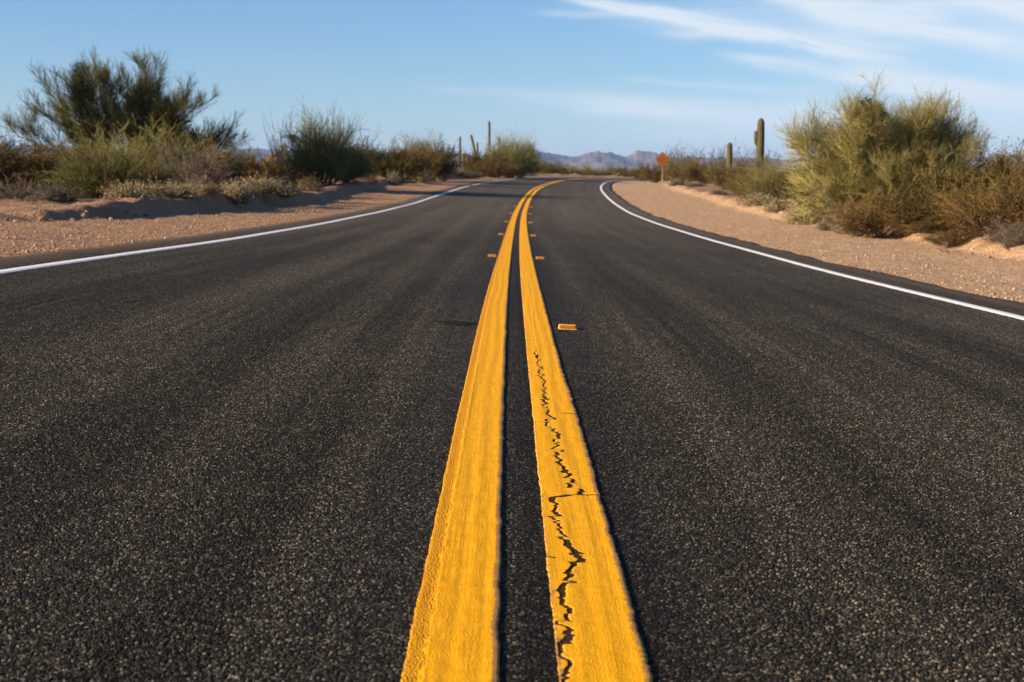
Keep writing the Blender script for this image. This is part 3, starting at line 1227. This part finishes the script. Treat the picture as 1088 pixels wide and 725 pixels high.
# ------------------------------------------------------------------ the two big palo verdes
def big_tree(px, Y, tips_px, base_row, label, seed, mat, clumps, **kw):
    x, y, z = spot(px, Y)
    k = Y / 1400
    row0 = 186 + 1400 * (CAM_H - z) / Y
    tips = [((a - px) * k, max(.3, (row0 - b) * k)) for a, b in tips_px]
    tr, cr = palo_verde(tips, seed, **kw)
    e = bpy.data.objects.new('palo_verde_tree', None)
    COL.objects.link(e)
    e.location = (x, y, z)
    tag(e, label, 'tree')
    ob('trunk', mesh_np('trunk', *tr), M['pv_limb'], e)
    ob('crown', mesh_np('crown', cr[0], cr[1], False), mat, e)
    for i, (a, b, yy, rad) in enumerate(clumps):
        c = clump(((a - px) * k, yy, (row0 - b) * k), rad, 900, seed + i + 1)
        ob('mistletoe', mesh_np('mistletoe', c[0], c[1], False), M['mistletoe'], e)
    return e


big_tree(140, 53, [(27, 145), (57, 129), (48, 119), (77, 111), (90, 99), (101, 87), (108, 99), (131, 99), (135, 91), (153, 91), (163, 85), (172, 99), (194, 119), (205, 111), (214, 119), (228, 153), (219, 157), (180, 137), (68, 147), (149, 137)],
         205, 'tall feathery palo verde tree with dark mistletoe clumps, left of the road', 11, M['pv_dark'],
         [(99, 84, -.9, .46), (102, 104, -1.0, .56), (108, 124, -1.0, .6), (112, 142, -.9, .55), (184, 128, -1.0, .6), (194, 142, -.9, .68), (204, 152, -.8, .6)], n2=19, n3=14, n4=8, l2=.95, l3=.52, l4=.34, spread=.62, low=.30, base_r=.075, tw=.0050)
big_tree(950, 34, [(866, 160), (874, 152), (884, 140), (910, 144), (919, 130), (938, 146), (955, 146), (965, 140), (982, 142), (990, 150), (1002, 158), (1010, 168), (1015, 174), (864, 171), (860, 196), (871, 218), (906, 156), (931, 166), (961, 156), (982, 166), (940, 196), (910, 201), (998, 196), (977, 206), (889, 186)],
         252, 'largest bush-like palo verde tree, yellow-green and dense, right of the road', 23, M['pv_twig'],
         [(918, 120, 0, .36), (930, 124, .2, .3)], n2=22, n3=14, n4=9, l2=.80, l3=.50, l4=.30, spread=.80, low=.12, base_r=.035, tw=.0037)

# ------------------------------------------------------------------ saguaros
def saguaro_mat():
    g = G('saguaro_skin', 0.8, 0.2)
    n = g.noise(g.coord(), 3, 5)
    c = g.ramp(n, [(.3, (.055, .050, .020)), (.7, (.09, .080, .034))])
    n2 = g.noise(g.mapping(g.coord(), (1, 1, .3)), 40, 3)
    c = g.mix(g.smooth(n2, .5, .7, 0, .5), c, (.22, .18, .10))
    g.color(c)
    return g.m


M['saguaro'] = saguaro_mat()


def ribbed(path, radii, ribs=15):
    path = np.array(path, float)
    radii = np.array(radii, float)
    sides = ribs * 4
    tan = unit(np.gradient(path, axis=0))
    a = unit(np.cross(tan, np.array([0, 1., 0.01])))
    b = np.cross(tan, a)
    ang = np.arange(sides) * 2 * np.pi / sides
    prof = 1 - .11 * (0.5 - .5 * np.cos(ang * ribs)) ** .8
    V = path[:, None] + (radii[:, None] * prof)[..., None] * (a[:, None] * np.cos(ang)[:, None] + b[:, None] * np.sin(ang)[:, None])
    K = len(path)
    k, s_ = np.meshgrid(np.arange(K - 1), np.arange(sides), indexing='ij')
    s2 = (s_ + 1) % sides
    F = np.stack([k * sides + s_, k * sides + s2, (k + 1) * sides + s2, (k + 1) * sides + s_], -1).reshape(-1, 4)
    return V.reshape(-1, 3), F


def column(h, r, taper=.85, lean=(0, 0)):
    zz = np.concatenate([np.linspace(-.15, h - r * 1.3, 18), h - r * 1.3 + r * 1.3 * np.sin(np.linspace(.15, math.pi / 2, 8))])
    rr = r * np.interp(zz, [-.2, h * .4, h * .75, h - r * 1.3], [taper, 1.0, 1.0, .93])
    top = np.clip((zz - (h - r * 1.3)) / (r * 1.3), 0, 1)
    rr = rr * np.sqrt(np.maximum(1 - top ** 2, .0004))
    u = zz / h
    return np.stack([lean[0] * u ** 1.4, lean[1] * u, zz], 1), rr


def arm(z0, out, z1, r, yy=0.0, r0=.15):
    """arm leaving the body at z0, reaching out sideways and turning up to z1"""
    s = 1 if out > 0 else -1
    rb = min(abs(out) - .0, .45)
    a = np.linspace(0, math.pi / 2, 7)
    pts = [(s * r0 * .3, 0, z0)] + [(out - s * rb + s * rb * math.sin(q), yy * q / 1.57, z0 + rb * (1 - math.cos(q))) for q in a]
    zs = np.linspace(z0 + rb, z1 - r, 5)[1:]
    pts += [(out, yy, z) for z in zs]
    pts += [(out, yy, z1 - r + r * math.sin(q)) for q in np.linspace(.3, math.pi / 2, 5)]
    rr = [r * .75] + [r * .9] * 7 + [r] * 4 + [r * math.cos(q) + .002 for q in np.linspace(.3, math.pi / 2, 5)]
    return pts, rr


def saguaro(px, Y, top, wpx, label, arms=(), lean=(0, 0), group=None):
    x, y, z = spot(px, Y)
    k = Y / 1400
    h = (186 + 1400 * (CAM_H - z) / Y - top) * k
    e = bpy.data.objects.new('saguaro_cactus', None)
    COL.objects.link(e)
    e.location = (x, y, z)
    tag(e, label, 'cactus', group)
    ob('stem', mesh_np('stem', *ribbed(*column(h, wpx * k / 2, lean=lean))), M['saguaro'], e)
    row0 = 186 + 1400 * (CAM_H - z) / Y
    for (dx, r0, r1, w) in arms:
        ob('arm', mesh_np('arm', *ribbed(*arm((row0 - r0) * k, dx * k, (row0 - r1) * k, w * k / 2, 0, wpx * k / 2), ribs=11)), M['saguaro'], e)
    return e


saguaro(807, 100, 127, 8.2, 'tallest thick saguaro with one short arm, right of the road', [(-5.0, 156, 140, 4.2)])
saguaro(774.5, 93, 152, 6.2, 'shorter armless saguaro between the orange road sign and the tallest saguaro')
saguaro(520, 150, 130, 2.7, 'tall thin saguaro spire rising above the bushy tree near the crest', [(10.5, 168, 147, 2.4), (-12.5, 170, 152, 2.4)])
saguaro(508, 140, 144, 2.8, 'leaning slim saguaro just left of the tall thin spire', lean=(-.75, 0))
saguaro(489, 130, 146, 2.4, 'slim upright saguaro farthest left of those near the crest')
saguaro(493, 128, 163, 3.2, 'short dark saguaro stump beside the slim upright one left of the crest')

# ------------------------------------------------------------------ road sign
def build_sign():
    x, y, z = spot(703.5, 122)
    k = 122 / 1400
    e = bpy.data.objects.new('road_sign', None)
    COL.objects.link(e)
    e.location = (x, y, z)
    e.rotation_euler = (0, 0, R(-6))
    tag(e, 'orange diamond road work sign on a post at the right roadside', 'sign')
    row0 = 186 + 1400 * (CAM_H - z) / 122
    cz = (row0 - 169.7) * k
    hd = 8.0 * k                                    # half diagonal
    # post: perforated U-channel, galvanised above and painted below
    def uch(z0, z1, w, name, mat):
        bm = bmesh.new()
        prof = [(-w, 0), (-w, .03), (-w * .55, .03), (-w * .55, .008), (w * .55, .008), (w * .55, .03), (w, .03), (w, 0)]
        lo = [bm.verts.new((a, b + .006, z0)) for a, b in prof]
        hi = [bm.verts.new((a, b + .006, z1)) for a, b in prof]
        n = len(prof)
        for i in range(n):
            j = (i + 1) % n
            bm.faces.new((lo[i], lo[j], hi[j], hi[i]))
        bm.faces.new(hi)
        bm.faces.new(lo[::-1])
        me = bpy.data.meshes.new(name)
        bm.to_mesh(me)
        bm.free()
        return ob(name, me, mat, e)
    uch(1.0, cz + hd * .8, .035, 'post', plain('galvanised_post', (.20, .18, .15), .6, .3))
    uch(-.2, .995, .055, 'post_sleeve', plain('weathered_wood_sleeve', (.34, .20, .09), .8, .2))
    # panel with rounded corners and a border
    def diamond(half, y0, th, rad, name, mat, parent):
        bm = bmesh.new()
        pts = []
        sd_ = half * math.sqrt(2) / 2
        for q in range(4):
            cx, cy = ((1, 1), (-1, 1), (-1, -1), (1, -1))[q]
            for i in range(5):
                a = R(90) * q + R(90) * i / 4
                pts.append((cx * (sd_ - rad) + rad * math.cos(a), cy * (sd_ - rad) + rad * math.sin(a)))
        c45 = math.sqrt(.5)
        P = [((a - b) * c45, (a + b) * c45) for a, b in pts]
        f = [bm.verts.new((a, y0, cz + b)) for a, b in P]
        bk = [bm.verts.new((a, y0 + th, cz + b)) for a, b in P]
        n = len(P)
        bm.faces.new(f)
        bm.faces.new(bk[::-1])
        for i in range(n):
            j = (i + 1) % n
            bm.faces.new((f[j], f[i], bk[i], bk[j]))
        bm.normal_update()
        me = bpy.data.meshes.new(name)
        bm.to_mesh(me)
        bm.free()
        return ob(name, me, mat, parent)
    orange = plain('orange_sheeting', (.27, .072, .004), .5, .25, .12, 3)
    black = plain('sign_black', (.02, .016, .014), .6, .3)
    panel = diamond(hd, 0, .004, .06, 'panel', orange, e)
    # border: thin black frame inset from the rim
    bm = bmesh.new()
    for half, col in (): pass
    s_o, s_i = hd * .93, hd * .875
    vo = [bm.verts.new((a * s_o, -.002, cz + b * s_o)) for a, b in ((0, -1), (1, 0), (0, 1), (-1, 0))]
    vi = [bm.verts.new((a * s_i, -.002, cz + b * s_i)) for a, b in ((0, -1), (1, 0), (0, 1), (-1, 0))]
    for i in range(4):
        j = (i + 1) % 4
        bm.faces.new((vo[i], vo[j], vi[j], vi[i]))
    me = bpy.data.meshes.new('border')
    bm.to_mesh(me)
    bm.free()
    ob('border', me, black, panel)
    # three rows of black capitals, too far off to read: vertical and horizontal strokes
    bm = bmesh.new()
    r = random.Random(5)

    def box(x0, x1, z0, z1):
        v = [bm.verts.new(p) for p in ((x0, -.003, z0), (x1, -.003, z0), (x1, -.003, z1), (x0, -.003, z1))]
        bm.faces.new(v)
    ch = hd * .23
    for n, zc in ((4, hd * .34), (7, 0.0), (5, -hd * .34)):
        pitch = hd * .165
        for i in range(n):
            x0 = (i - n / 2) * pitch
            w, st = pitch * .72, pitch * .2
            box(x0, x0 + st, cz + zc - ch / 2, cz + zc + ch / 2)
            if r.random() < .6:
                box(x0 + w - st, x0 + w, cz + zc - ch / 2, cz + zc + ch / 2)
            for q in (r.sample((-.5, -.06, .36), 2)):
                box(x0 + st + .001, x0 + w - st - .001, cz + zc + ch * q, cz + zc + ch * (q + .14))
    me = bpy.data.meshes.new('lettering')
    bm.to_mesh(me)
    bm.free()
    ob('lettering', me, black, panel)


build_sign()

# ------------------------------------------------------------------ shrubs, left side
G1 = 'dark brown bushes at the left edge'
put('creosote', -22, 36, 142, 100, 'brown creosote bush cut off by the left edge of the picture', G1)
put('creosote', 18, 38, 150, 84, 'brown creosote bush at the left edge under the palo verde limb', G1)
put('rusty', 50, 37, 148, 80, 'orange-brown bush left of the pale green shrub under the tall palo verde', G1)
put('creosote', 82, 41, 150, 70, 'dark creosote bush behind the pale green shrub, left of its top', G1)
put('pale', 128, 34, 147, 100, 'pale green fuzzy shrub in front of the tall palo verde')
put('olive', 98, 33.5, 158, 60, 'small olive shrub at the left foot of the pale green fuzzy shrub')
put('drytwig', 205, 38, 142, 70, 'brown dry twiggy bush at the right foot of the tall palo verde')
put('creosote', 182, 40, 150, 62, 'dark creosote bush between the tall palo verde trunk and the dry twiggy bush')
put('olive', 152, 46, 140, 120, 'dark olive shrub between the tall palo verde and the pale green shrub')
put('creosote', 232, 41, 152, 50, 'small dark creosote bush on the right fringe of the tall palo verde')
put('drytwig', 25, 30, 184, 60, 'low dead twiggy scrub below the bushes at the left edge')
put('grey', 58, 29, 193, 64, 'grey low scrub on the reddish soil at far left')
g2 = 'tan bursage mounds behind the soil bank'
put('bursage', 134, 27.5, 195, 44, 'tan bursage mound just below the pale green fuzzy shrub', g2)
put('bursage', 158, 29, 197, 36, 'small tan bursage mound right below the pale green fuzzy shrub', g2)
put('bursage', 188, 29.5, 195, 44, 'wide tan bursage mound left of the straw tuft', g2)
put('straw', 224, 31, 192, 34, 'straw-coloured tuft between bursage mounds on the left bank')
put('bursage', 208, 33, 193, 36, 'tan bursage mound behind the straw tuft', g2)
put('bursage', 250, 32, 194, 40, 'tan bursage mound just right of the straw tuft', g2)
put('bursage', 276, 36, 191, 54, 'broadest pale bursage mound, right end of the left row', g2)
put('bursage', 300, 38, 195, 34, 'small bursage mound at the right tip of the left row', g2)
put('creosote', 262, 52, 158, 44, 'brown creosote bush left of the bare upright stems')
put('rusty', 284, 50, 163, 40, 'rust-brown bush right below the bare upright stems')
put('creosote', 240, 56, 163, 44, 'distant creosote bush behind the cholla, right of the tall palo verde')
put('bare', 300, 54, 132, 44, 'bare shrub of thin upright stems, left of the round green shrub')
put('bare', 314, 56, 142, 34, 'second bare shrub of thin stems, touching the round green shrub')
put('olive', 345, 57, 120, 68, 'tall rounded green shrub with sunlit top, left roadside')
put('olive', 368, 56, 156, 46, 'dark low green shrub leaning against the tall rounded green shrub')
put('creosote', 318, 55, 162, 46, 'brown creosote bush at the left foot of the tall rounded green shrub')
put('straw', 327, 46, 182, 28, 'dry grass tuft at the left foot of the tall rounded green shrub')
put('grey', 304, 47, 185, 30, 'grey low shrub beside the dry grass tuft')
put('grey', 288, 49, 184, 28, 'grey low shrub below the rust-brown bush')
g3 = 'brown creosote bushes by the left bend'
for q, lab in ((392, 'leftmost brown creosote bush of the row past the tall rounded green shrub'), (412, 'middle brown creosote bush of the row past the tall rounded green shrub'),
               (432, 'last brown creosote bush of the row, next to the airy yellowish tree')):
    put('creosote', q, 72, 152 if q != 412 else 156, 38, lab, g3)
put('straw', 394, 62, 184, 26, 'dry grass tuft below the leftmost creosote of the bend row')
put('grey', 420, 68, 181, 24, 'grey mound below the middle creosote of the bend row')
put('pale', 450, 86, 141, 46, 'airy yellowish palo verde shrub left of the slim saguaros')
put('creosote', 470, 82, 152, 44, 'brown creosote bush in front of the slim upright saguaro')
put('creosote', 446, 80, 160, 40, 'brown creosote bush under the airy yellowish shrub')
put('bursage', 444, 76, 178, 26, 'pale bursage mound under the airy yellowish shrub')
put('grey', 487, 96, 178, 26, 'grey mound left of the bushy tree near the crest')
put('creosote', 512, 112, 158, 40, 'brown creosote bush left of the bushy tree near the crest')
put('olive', 540, 116, 147, 44, 'bushy olive tree standing by the crest of the road')
put('olive', 553, 118, 147, 32, 'dark green shrub on the right side of the bushy olive tree')
put('rusty', 526, 110, 166, 36, 'rust-brown bush at the foot of the bushy olive tree')
put('grey', 500, 100, 180, 30, 'grey mound below the leaning slim saguaro')
put('olive', 584, 168, 170, 30, 'dark olive bush just right of the crest, before the mountains')
put('creosote', 566, 160, 172, 28, 'brown bush between the bushy olive tree and the dark olive bush')
put('pale', 606, 215, 175, 26, 'yellow-green bush right of the dark olive bush')
put('olive', 626, 235, 176, 24, 'olive bush straight above the top of the right white line')
put('pale', 645, 240, 175, 22, 'yellow-green bush above the bend of the right white line')
put('creosote', 664, 215, 176, 22, 'brown bush where the road goes behind the right shoulder')

# ------------------------------------------------------------------ shrubs, right side
put('creosote', 682, 150, 176, 24, 'olive-brown bush left of the orange road sign')
put('creosote', 696, 136, 172, 30, 'olive-brown bush touching the orange sign post')
put('airy', 716, 134, 160, 34, 'airy thin creosote bush right behind the orange road sign')
put('creosote', 722, 126, 168, 40, 'brown creosote bush right of the orange road sign')
put('airy', 732, 122, 160, 36, 'tallest airy creosote bush between the orange sign and the saguaros')
put('creosote', 748, 112, 170, 44, 'brown creosote bush below the gap showing the mountains')
g4 = 'grey mounds beside the right shoulder'
put('grey', 720, 104, 189, 24, 'grey mound on the heap of pale soil right of the sign', g4)
put('grey', 738, 98, 192, 26, 'grey mound right beside the one on the pale soil heap', g4)
put('airy', 762, 98, 160, 30, 'airy bush left of the shorter armless saguaro')
put('creosote', 770, 86, 172, 46, 'brown creosote bush hiding the foot of the shorter armless saguaro')
put('airy', 790, 100, 160, 34, 'airy bush between the two right-hand saguaros')
put('creosote', 800, 80, 174, 48, 'brown creosote bush hiding the foot of the tallest saguaro')
put('airy', 818, 92, 162, 30, 'airy bush just right of the tallest saguaro')
put('creosote', 790, 64, 186, 40, 'low brown bush at the shoulder edge below the shorter armless saguaro')
put('pale', 832, 56, 168, 68, 'yellow-green shrub between the tallest saguaro and the largest palo verde')
put('creosote', 818, 58, 184, 44, 'brown bush at the left foot of the yellow-green shrub')
put('grey', 765, 72, 200, 26, 'small grey mound at the shoulder edge left of the low brown bush', g4)
put('bursage', 806, 54, 206, 34, 'pale bursage mound below the yellow-green shrub')
put('bursage', 830, 48, 212, 40, 'pale bursage mound at the lower left of the largest palo verde')
put('bursage', 858, 41, 214, 44, 'broad bursage mound against the left side of the largest palo verde')
put('grey', 884, 36, 222, 40, 'grey mound under the middle of the largest palo verde')
put('bursage', 905, 33.5, 228, 40, 'tan mound under the largest palo verde, right of the grey one')
put('rusty', 935, 31.0, 200, 78, 'orange-brown bush in front of the largest palo verde')
put('creosote', 975, 30.5, 205, 70, 'dark brown bush between the orange-brown bush and the rust-red shrub')
put('creosote', 1030, 30, 195, 60, 'dark brown bush under the right fringe of the largest palo verde')
put('rusty', 1010, 26.5, 238, 44, 'low orange-brown shrub at the brink of the right soil edge')
put('drytwig', 912, 31.5, 218, 40, 'dry twiggy bush left of the orange-brown bush under the largest palo verde')
put('rusty', 988, 29.5, 231, 50, 'low rust-red shrub below the dark side of the largest palo verde')
put('creosote', 1008, 33, 168, 84, 'dark brown-green bush added as stand-in shade at the right of the largest palo verde')  # added bush, its dark leaves imitate the tree's shadowed right base
put('creosote', 1046, 36, 160, 70, 'tall brown creosote bush right behind the largest palo verde')
put('creosote', 1085, 42, 152, 80, 'farthest right brown bush on the skyline')
put('rusty', 1066, 25.5, 176, 96, 'big orange-brown bush at the right edge of the picture')
put('creosote', 1105, 27, 165, 90, 'brown bush cut off by the right edge of the picture')
put('drytwig', 1074, 22.4, 228, 56, 'dry stemmed bush at the shoulder edge, lower right')
put('grey', 1022, 27.5, 240, 40, 'low grey scrub between the rust-red shrub and the right-edge bush')

# ------------------------------------------------------------------ cholla
def cholla(px, Y, top, label):
    x, y, z = spot(px, Y)
    h = (186 + 1400 * (CAM_H - z) / Y - top) / 1400 * Y
    r = np.random.default_rng(77)
    e = bpy.data.objects.new('cholla_cactus', None)
    COL.objects.link(e)
    e.location = (x, y, z)
    tag(e, label, 'cactus')
    p0 = fan(np.array([[0, 0, -.05.__float__()]]), np.array([[0, 0, 1.]]), np.array([h * .6]), 0, 5, .02, r)
    ob('stem', mesh_np('stem', *tubes(p0, .09, .06, 7)), M['creo_stem'], e)
    lv, P = [], p0
    for lev, (n, L, rad) in enumerate(((7, .42, .06), (5, .26, .055), (3, .16, .045))):
        idx = np.repeat(np.arange(len(P)), n)
        b, t = along(P, idx, r.uniform(.45, 1, len(idx)))
        P = fan(b, unit(t * .5 + rnd(r, len(idx)) * .8 + UP * .35), np.full(len(idx), L * h * .75), .1, 4, .04, r)
        lv.append(tubes(P, rad * .8, rad, 7))
        sp, tt = along(P, np.repeat(np.arange(len(P)), 40), r.uniform(0, 1, len(P) * 40))
        lv.append(leaves(sp + rnd(r, len(sp)) * rad * .9, .07, .008, None, r))
    v = join(lv)
    ob('joints', mesh_np('joints', *v), M['cholla'], e)


cholla(243, 50, 162, 'yellowish spiny cholla cactus right of the tall palo verde')

# ------------------------------------------------------------------ rocks and gravel
def rock_mesh(seed, sub=2):
    bm = bmesh.new()
    bmesh.ops.create_icosphere(bm, subdivisions=sub, radius=.5)
    r = random.Random(seed)
    ax = [Vector((r.gauss(0, 1), r.gauss(0, 1), r.gauss(0, 1))).normalized() for _ in range(7)]
    off = [r.uniform(.28, .45) for _ in ax]
    for v in bm.verts:
        for a, o_ in zip(ax, off):
            d = v.co.dot(a)
            if d > o_:
                v.co -= a * (d - o_)
        v.co *= 1 + r.uniform(-.05, .05)
        v.co.z *= .7
    me = bpy.data.meshes.new('rock')
    bm.to_mesh(me)
    bm.free()
    me.materials.append(M['rock'])
    me.polygons.foreach_set('use_smooth', [False] * len(me.polygons))
    return me


ROCKS = [rock_mesh(600 + i, 1 + i % 2) for i in range(6)]


def rock(x, y, size, label, group):
    o = ob('rock', ROCKS[_pr.randrange(6)])
    o.location = (x, y, gz(x, y) + size * .1)
    o.rotation_euler = (_pr.uniform(-.4, .4), _pr.uniform(-.4, .4), _pr.uniform(0, 6.28))
    o.scale = (size * _pr.uniform(.8, 1.3), size * _pr.uniform(.8, 1.3), size * _pr.uniform(.7, 1.1))
    tag(o, label, 'rock', group)


for i in range(26):
    s_ = 18.5 + 30 * _pr.random() ** 1.4
    t_ = float(berm_t(np.array([s_]))[0]) + _pr.uniform(-.35, .45)
    p_ = rpt(s_, t_)
    rock(p_[0], p_[1], _pr.uniform(.04, .12), 'small brown stone lying along the foot of the left soil bank', 'stones along the left soil bank')
rock(*rpt(22.3, -7.3)[:2], .19, 'biggest stone, on the near end of the left soil bank', None)
rock(*rpt(21.2, -7.6)[:2], .15, 'pale stone just left of the near end of the soil bank', None)
for i in range(24):
    s_ = 17 + 34 * _pr.random() ** 1.3
    t_ = float(edge_t(np.array([s_]))[0]) + _pr.uniform(-.5, .5)
    p_ = rpt(s_, t_)
    rock(p_[0], p_[1], _pr.uniform(.05, .15), 'small pale stone lying along the low soil edge of the right shoulder', 'stones along the right shoulder edge')
for px_, Y_, z_ in ((1000, 24.2, .16), (1006, 23.9, .12), (1052, 22.0, .15)):
    x_, y_, _z = spot(px_, Y_)
    rock(x_, y_, z_, {1000: 'pale pair-forming stone, the larger of two lying together on the right shoulder',
                      1006: 'smaller of two stones lying together on the right shoulder',
                      1052: 'single dark stone on the right shoulder below the right-edge bush'}[px_], None)


def gravel():
    r = np.random.default_rng(91)
    n = 42000
    s = 6 + 74 * r.uniform(0, 1, n) ** 1.5
    left = r.uniform(0, 1, n) < .5
    t = np.where(left, -4.25 - np.abs(r.normal(0, 1.9, n)), 4.3 + np.abs(r.normal(0, 2.6, n)))
    t = np.where(left, np.maximum(t, -11), np.minimum(t, 12))
    p = rpt(s, t)
    x, y = p[:, 0], p[:, 1]
    z = ground_z(x, y)
    onroad = np.abs(t) < 4.40
    z = np.where(onroad, np.maximum(z, p[:, 2] - .002), z)
    size = .0055 + .020 * r.uniform(0, 1, n) ** 7 + .004 * (s / 60)
    oct_ = np.array([[1, 0, 0], [0, 1, 0], [-1, 0, 0], [0, -1, 0], [0, 0, .7], [0, 0, -.7]], float)
    base = oct_[None] * r.uniform(.6, 1.3, (n, 6, 1))
    a = r.uniform(0, 6.28, n)
    c_, s_ = np.cos(a)[:, None], np.sin(a)[:, None]
    V = np.stack([base[..., 0] * c_ - base[..., 1] * s_, base[..., 0] * s_ + base[..., 1] * c_, base[..., 2]], -1) * size[:, None, None]
    V += np.stack([x, y, z + size * .25], 1)[:, None]
    f = np.array([[0, 1, 4], [1, 2, 4], [2, 3, 4], [3, 0, 4], [1, 0, 5], [2, 1, 5], [3, 2, 5], [0, 3, 5]])
    F = (f[None] + (np.arange(n) * 6)[:, None, None]).reshape(-1, 3)
    tag(ob('gravel', mesh_np('gravel', V.reshape(-1, 3), F, False), M['pebble']), kind='stuff')


gravel()


def far_scrub():
    """desert scrub that reads as one mass beyond the roadside thickets"""
    r = np.random.default_rng(93)
    n = 2600
    Y = np.exp(r.uniform(math.log(75), math.log(2600), n))
    X = r.uniform(-.62, .62, n) * Y
    s, t = to_road(X, Y)
    keep = (np.abs(t) > np.where(Y < 250, 11.5 + r.uniform(0, 6, n), 9)) & ~((Y < 140) & (np.abs(X / Y - .0) < .02))
    X, Y = X[keep], Y[keep]
    n = len(X)
    Z = ground_z(X, Y)
    H = r.uniform(.7, 1.9, n) * np.where(r.uniform(0, 1, n) < .08, 1.5, 1)
    per = np.clip(5200 / Y, 14, 60).astype(int)
    idx = np.repeat(np.arange(n), per)
    m = len(idx)
    d = rnd(r, m)
    d[:, 2] = np.abs(d[:, 2])
    q = d * (r.uniform(.2, 1, m) ** .6)[:, None]
    C = np.stack([X[idx] + q[:, 0] * H[idx] * .75, Y[idx] + q[:, 1] * H[idx] * .75, Z[idx] + q[:, 2] * H[idx] * .95 + .02], 1)
    sz = H[idx] * np.where(per[idx] < 30, .42, .26)
    w = leaves(C, 1.0, .5, d, r)
    V = w[0].reshape(-1, 4, 3)
    V = C[:, None] + (V - C[:, None]) * sz[:, None, None]
    me = mesh_np('desert_scrub', V.reshape(-1, 3), w[1], False)
    tag(ob('desert_scrub', me, leaf_mat('far_scrub_leaves', [(.075, .062, .02), (.12, .10, .03), (.17, .14, .045), (.21, .17, .07)])), kind='stuff')


far_scrub()

# ------------------------------------------------------------------ mountains
def mountains():
    D0 = 9000.0
    px = np.array([-900, -500, -200, 0, 60, 130, 200, 250, 300, 345, 380, 430, 480, 520, 560, 578, 592, 606, 618, 630, 642, 652, 664, 670, 674, 682, 690, 697, 705, 716, 735, 760, 800, 850, 950, 1100, 1400, 1900])
    row = np.array([163, 159, 161, 156, 158, 162, 163, 160, 161, 163, 161, 164, 165, 166, 164, 163, 165.5, 168, 166, 163, 163, 165, 168.2, 166, 162.5, 161.2, 162, 164, 166.5, 170, 167, 170, 168, 171, 166, 168, 163, 160])
    az = np.linspace(-.85, .85, 1500)
    p = 544 + 1400 * np.tan(az)
    crest = (187.5 - np.interp(p, px, row)) / 1400 * D0
    crest = crest + 16 * fbm(az * 160, az * 0, 5, 121, .6) + 5 * fbm(az * 700, az * 0, 2, 127)
    nv = 46
    v = np.linspace(0, 1, nv)
    shape = np.interp(v, [0, .12, .55, .78, 1], [0, .10, .62, 1.0, .35])
    A_, V_ = np.meshgrid(az, v)
    rad = D0 + (V_ - .78) * 2600
    x, y = rad * np.tan(A_) * np.cos(A_) , rad * np.cos(A_)
    gul = 1 - np.abs(fbm(x * .0022 + 3, y * .0009, 4, 131)) * 1.7
    gul2 = np.abs(fbm(x * .0065, y * .0016 + 7, 3, 137))
    w = np.interp(v, [0, .25, .7, .78, 1], [.8, 1, .35, 0, .4])[:, None]
    Z = crest[None] * shape[:, None] * (1 + (gul - .72) * 1.5 * w - gul2 * .9 * w) - 2
    me = mesh_np('mountains', np.stack([x, y, Z], -1).reshape(-1, 3), grid_faces(*x.shape))
    g = G('mountain_rock', .95, .05)
    co = g.coord()
    n = g.noise(g.mapping(co, (1, 1, 2.5)), .004, 8, .65)
    c = g.ramp(n, [(.3, (.055, .042, .036)), (.5, (.10, .075, .06)), (.7, (.20, .15, .12))])
    g.color(c)
    g.normal(g.bump(g.noise(co, .012, 7, .65), 25, .8))
    tag(ob('mountains', me, g.m), kind='structure')


mountains()

# ------------------------------------------------------------------ air
def haze():
    bm = bmesh.new()
    bmesh.ops.create_cube(bm, size=1)
    for v_ in bm.verts:
        v_.co = Vector((v_.co.x * 64000, v_.co.y * 56000 + 2000, -8 + (v_.co.z + .5) * 420))
    me = bpy.data.meshes.new('haze')
    bm.to_mesh(me)
    bm.free()
    mt = bpy.data.materials.new('desert_air')
    mt.use_nodes = True
    nt = mt.node_tree
    nt.nodes.remove(nt.nodes['Principled BSDF'])
    pv = nt.nodes.new('ShaderNodeVolumePrincipled')
    pv.inputs['Color'].default_value = (.34, .54, .93, 1)
    pv.inputs['Density'].default_value = 5.2e-5
    pv.inputs['Anisotropy'].default_value = 0.0
    nt.links.new(pv.outputs[0], nt.nodes['Material Output'].inputs['Volume'])
    tag(ob('haze', me, mt), kind='stuff')


haze()
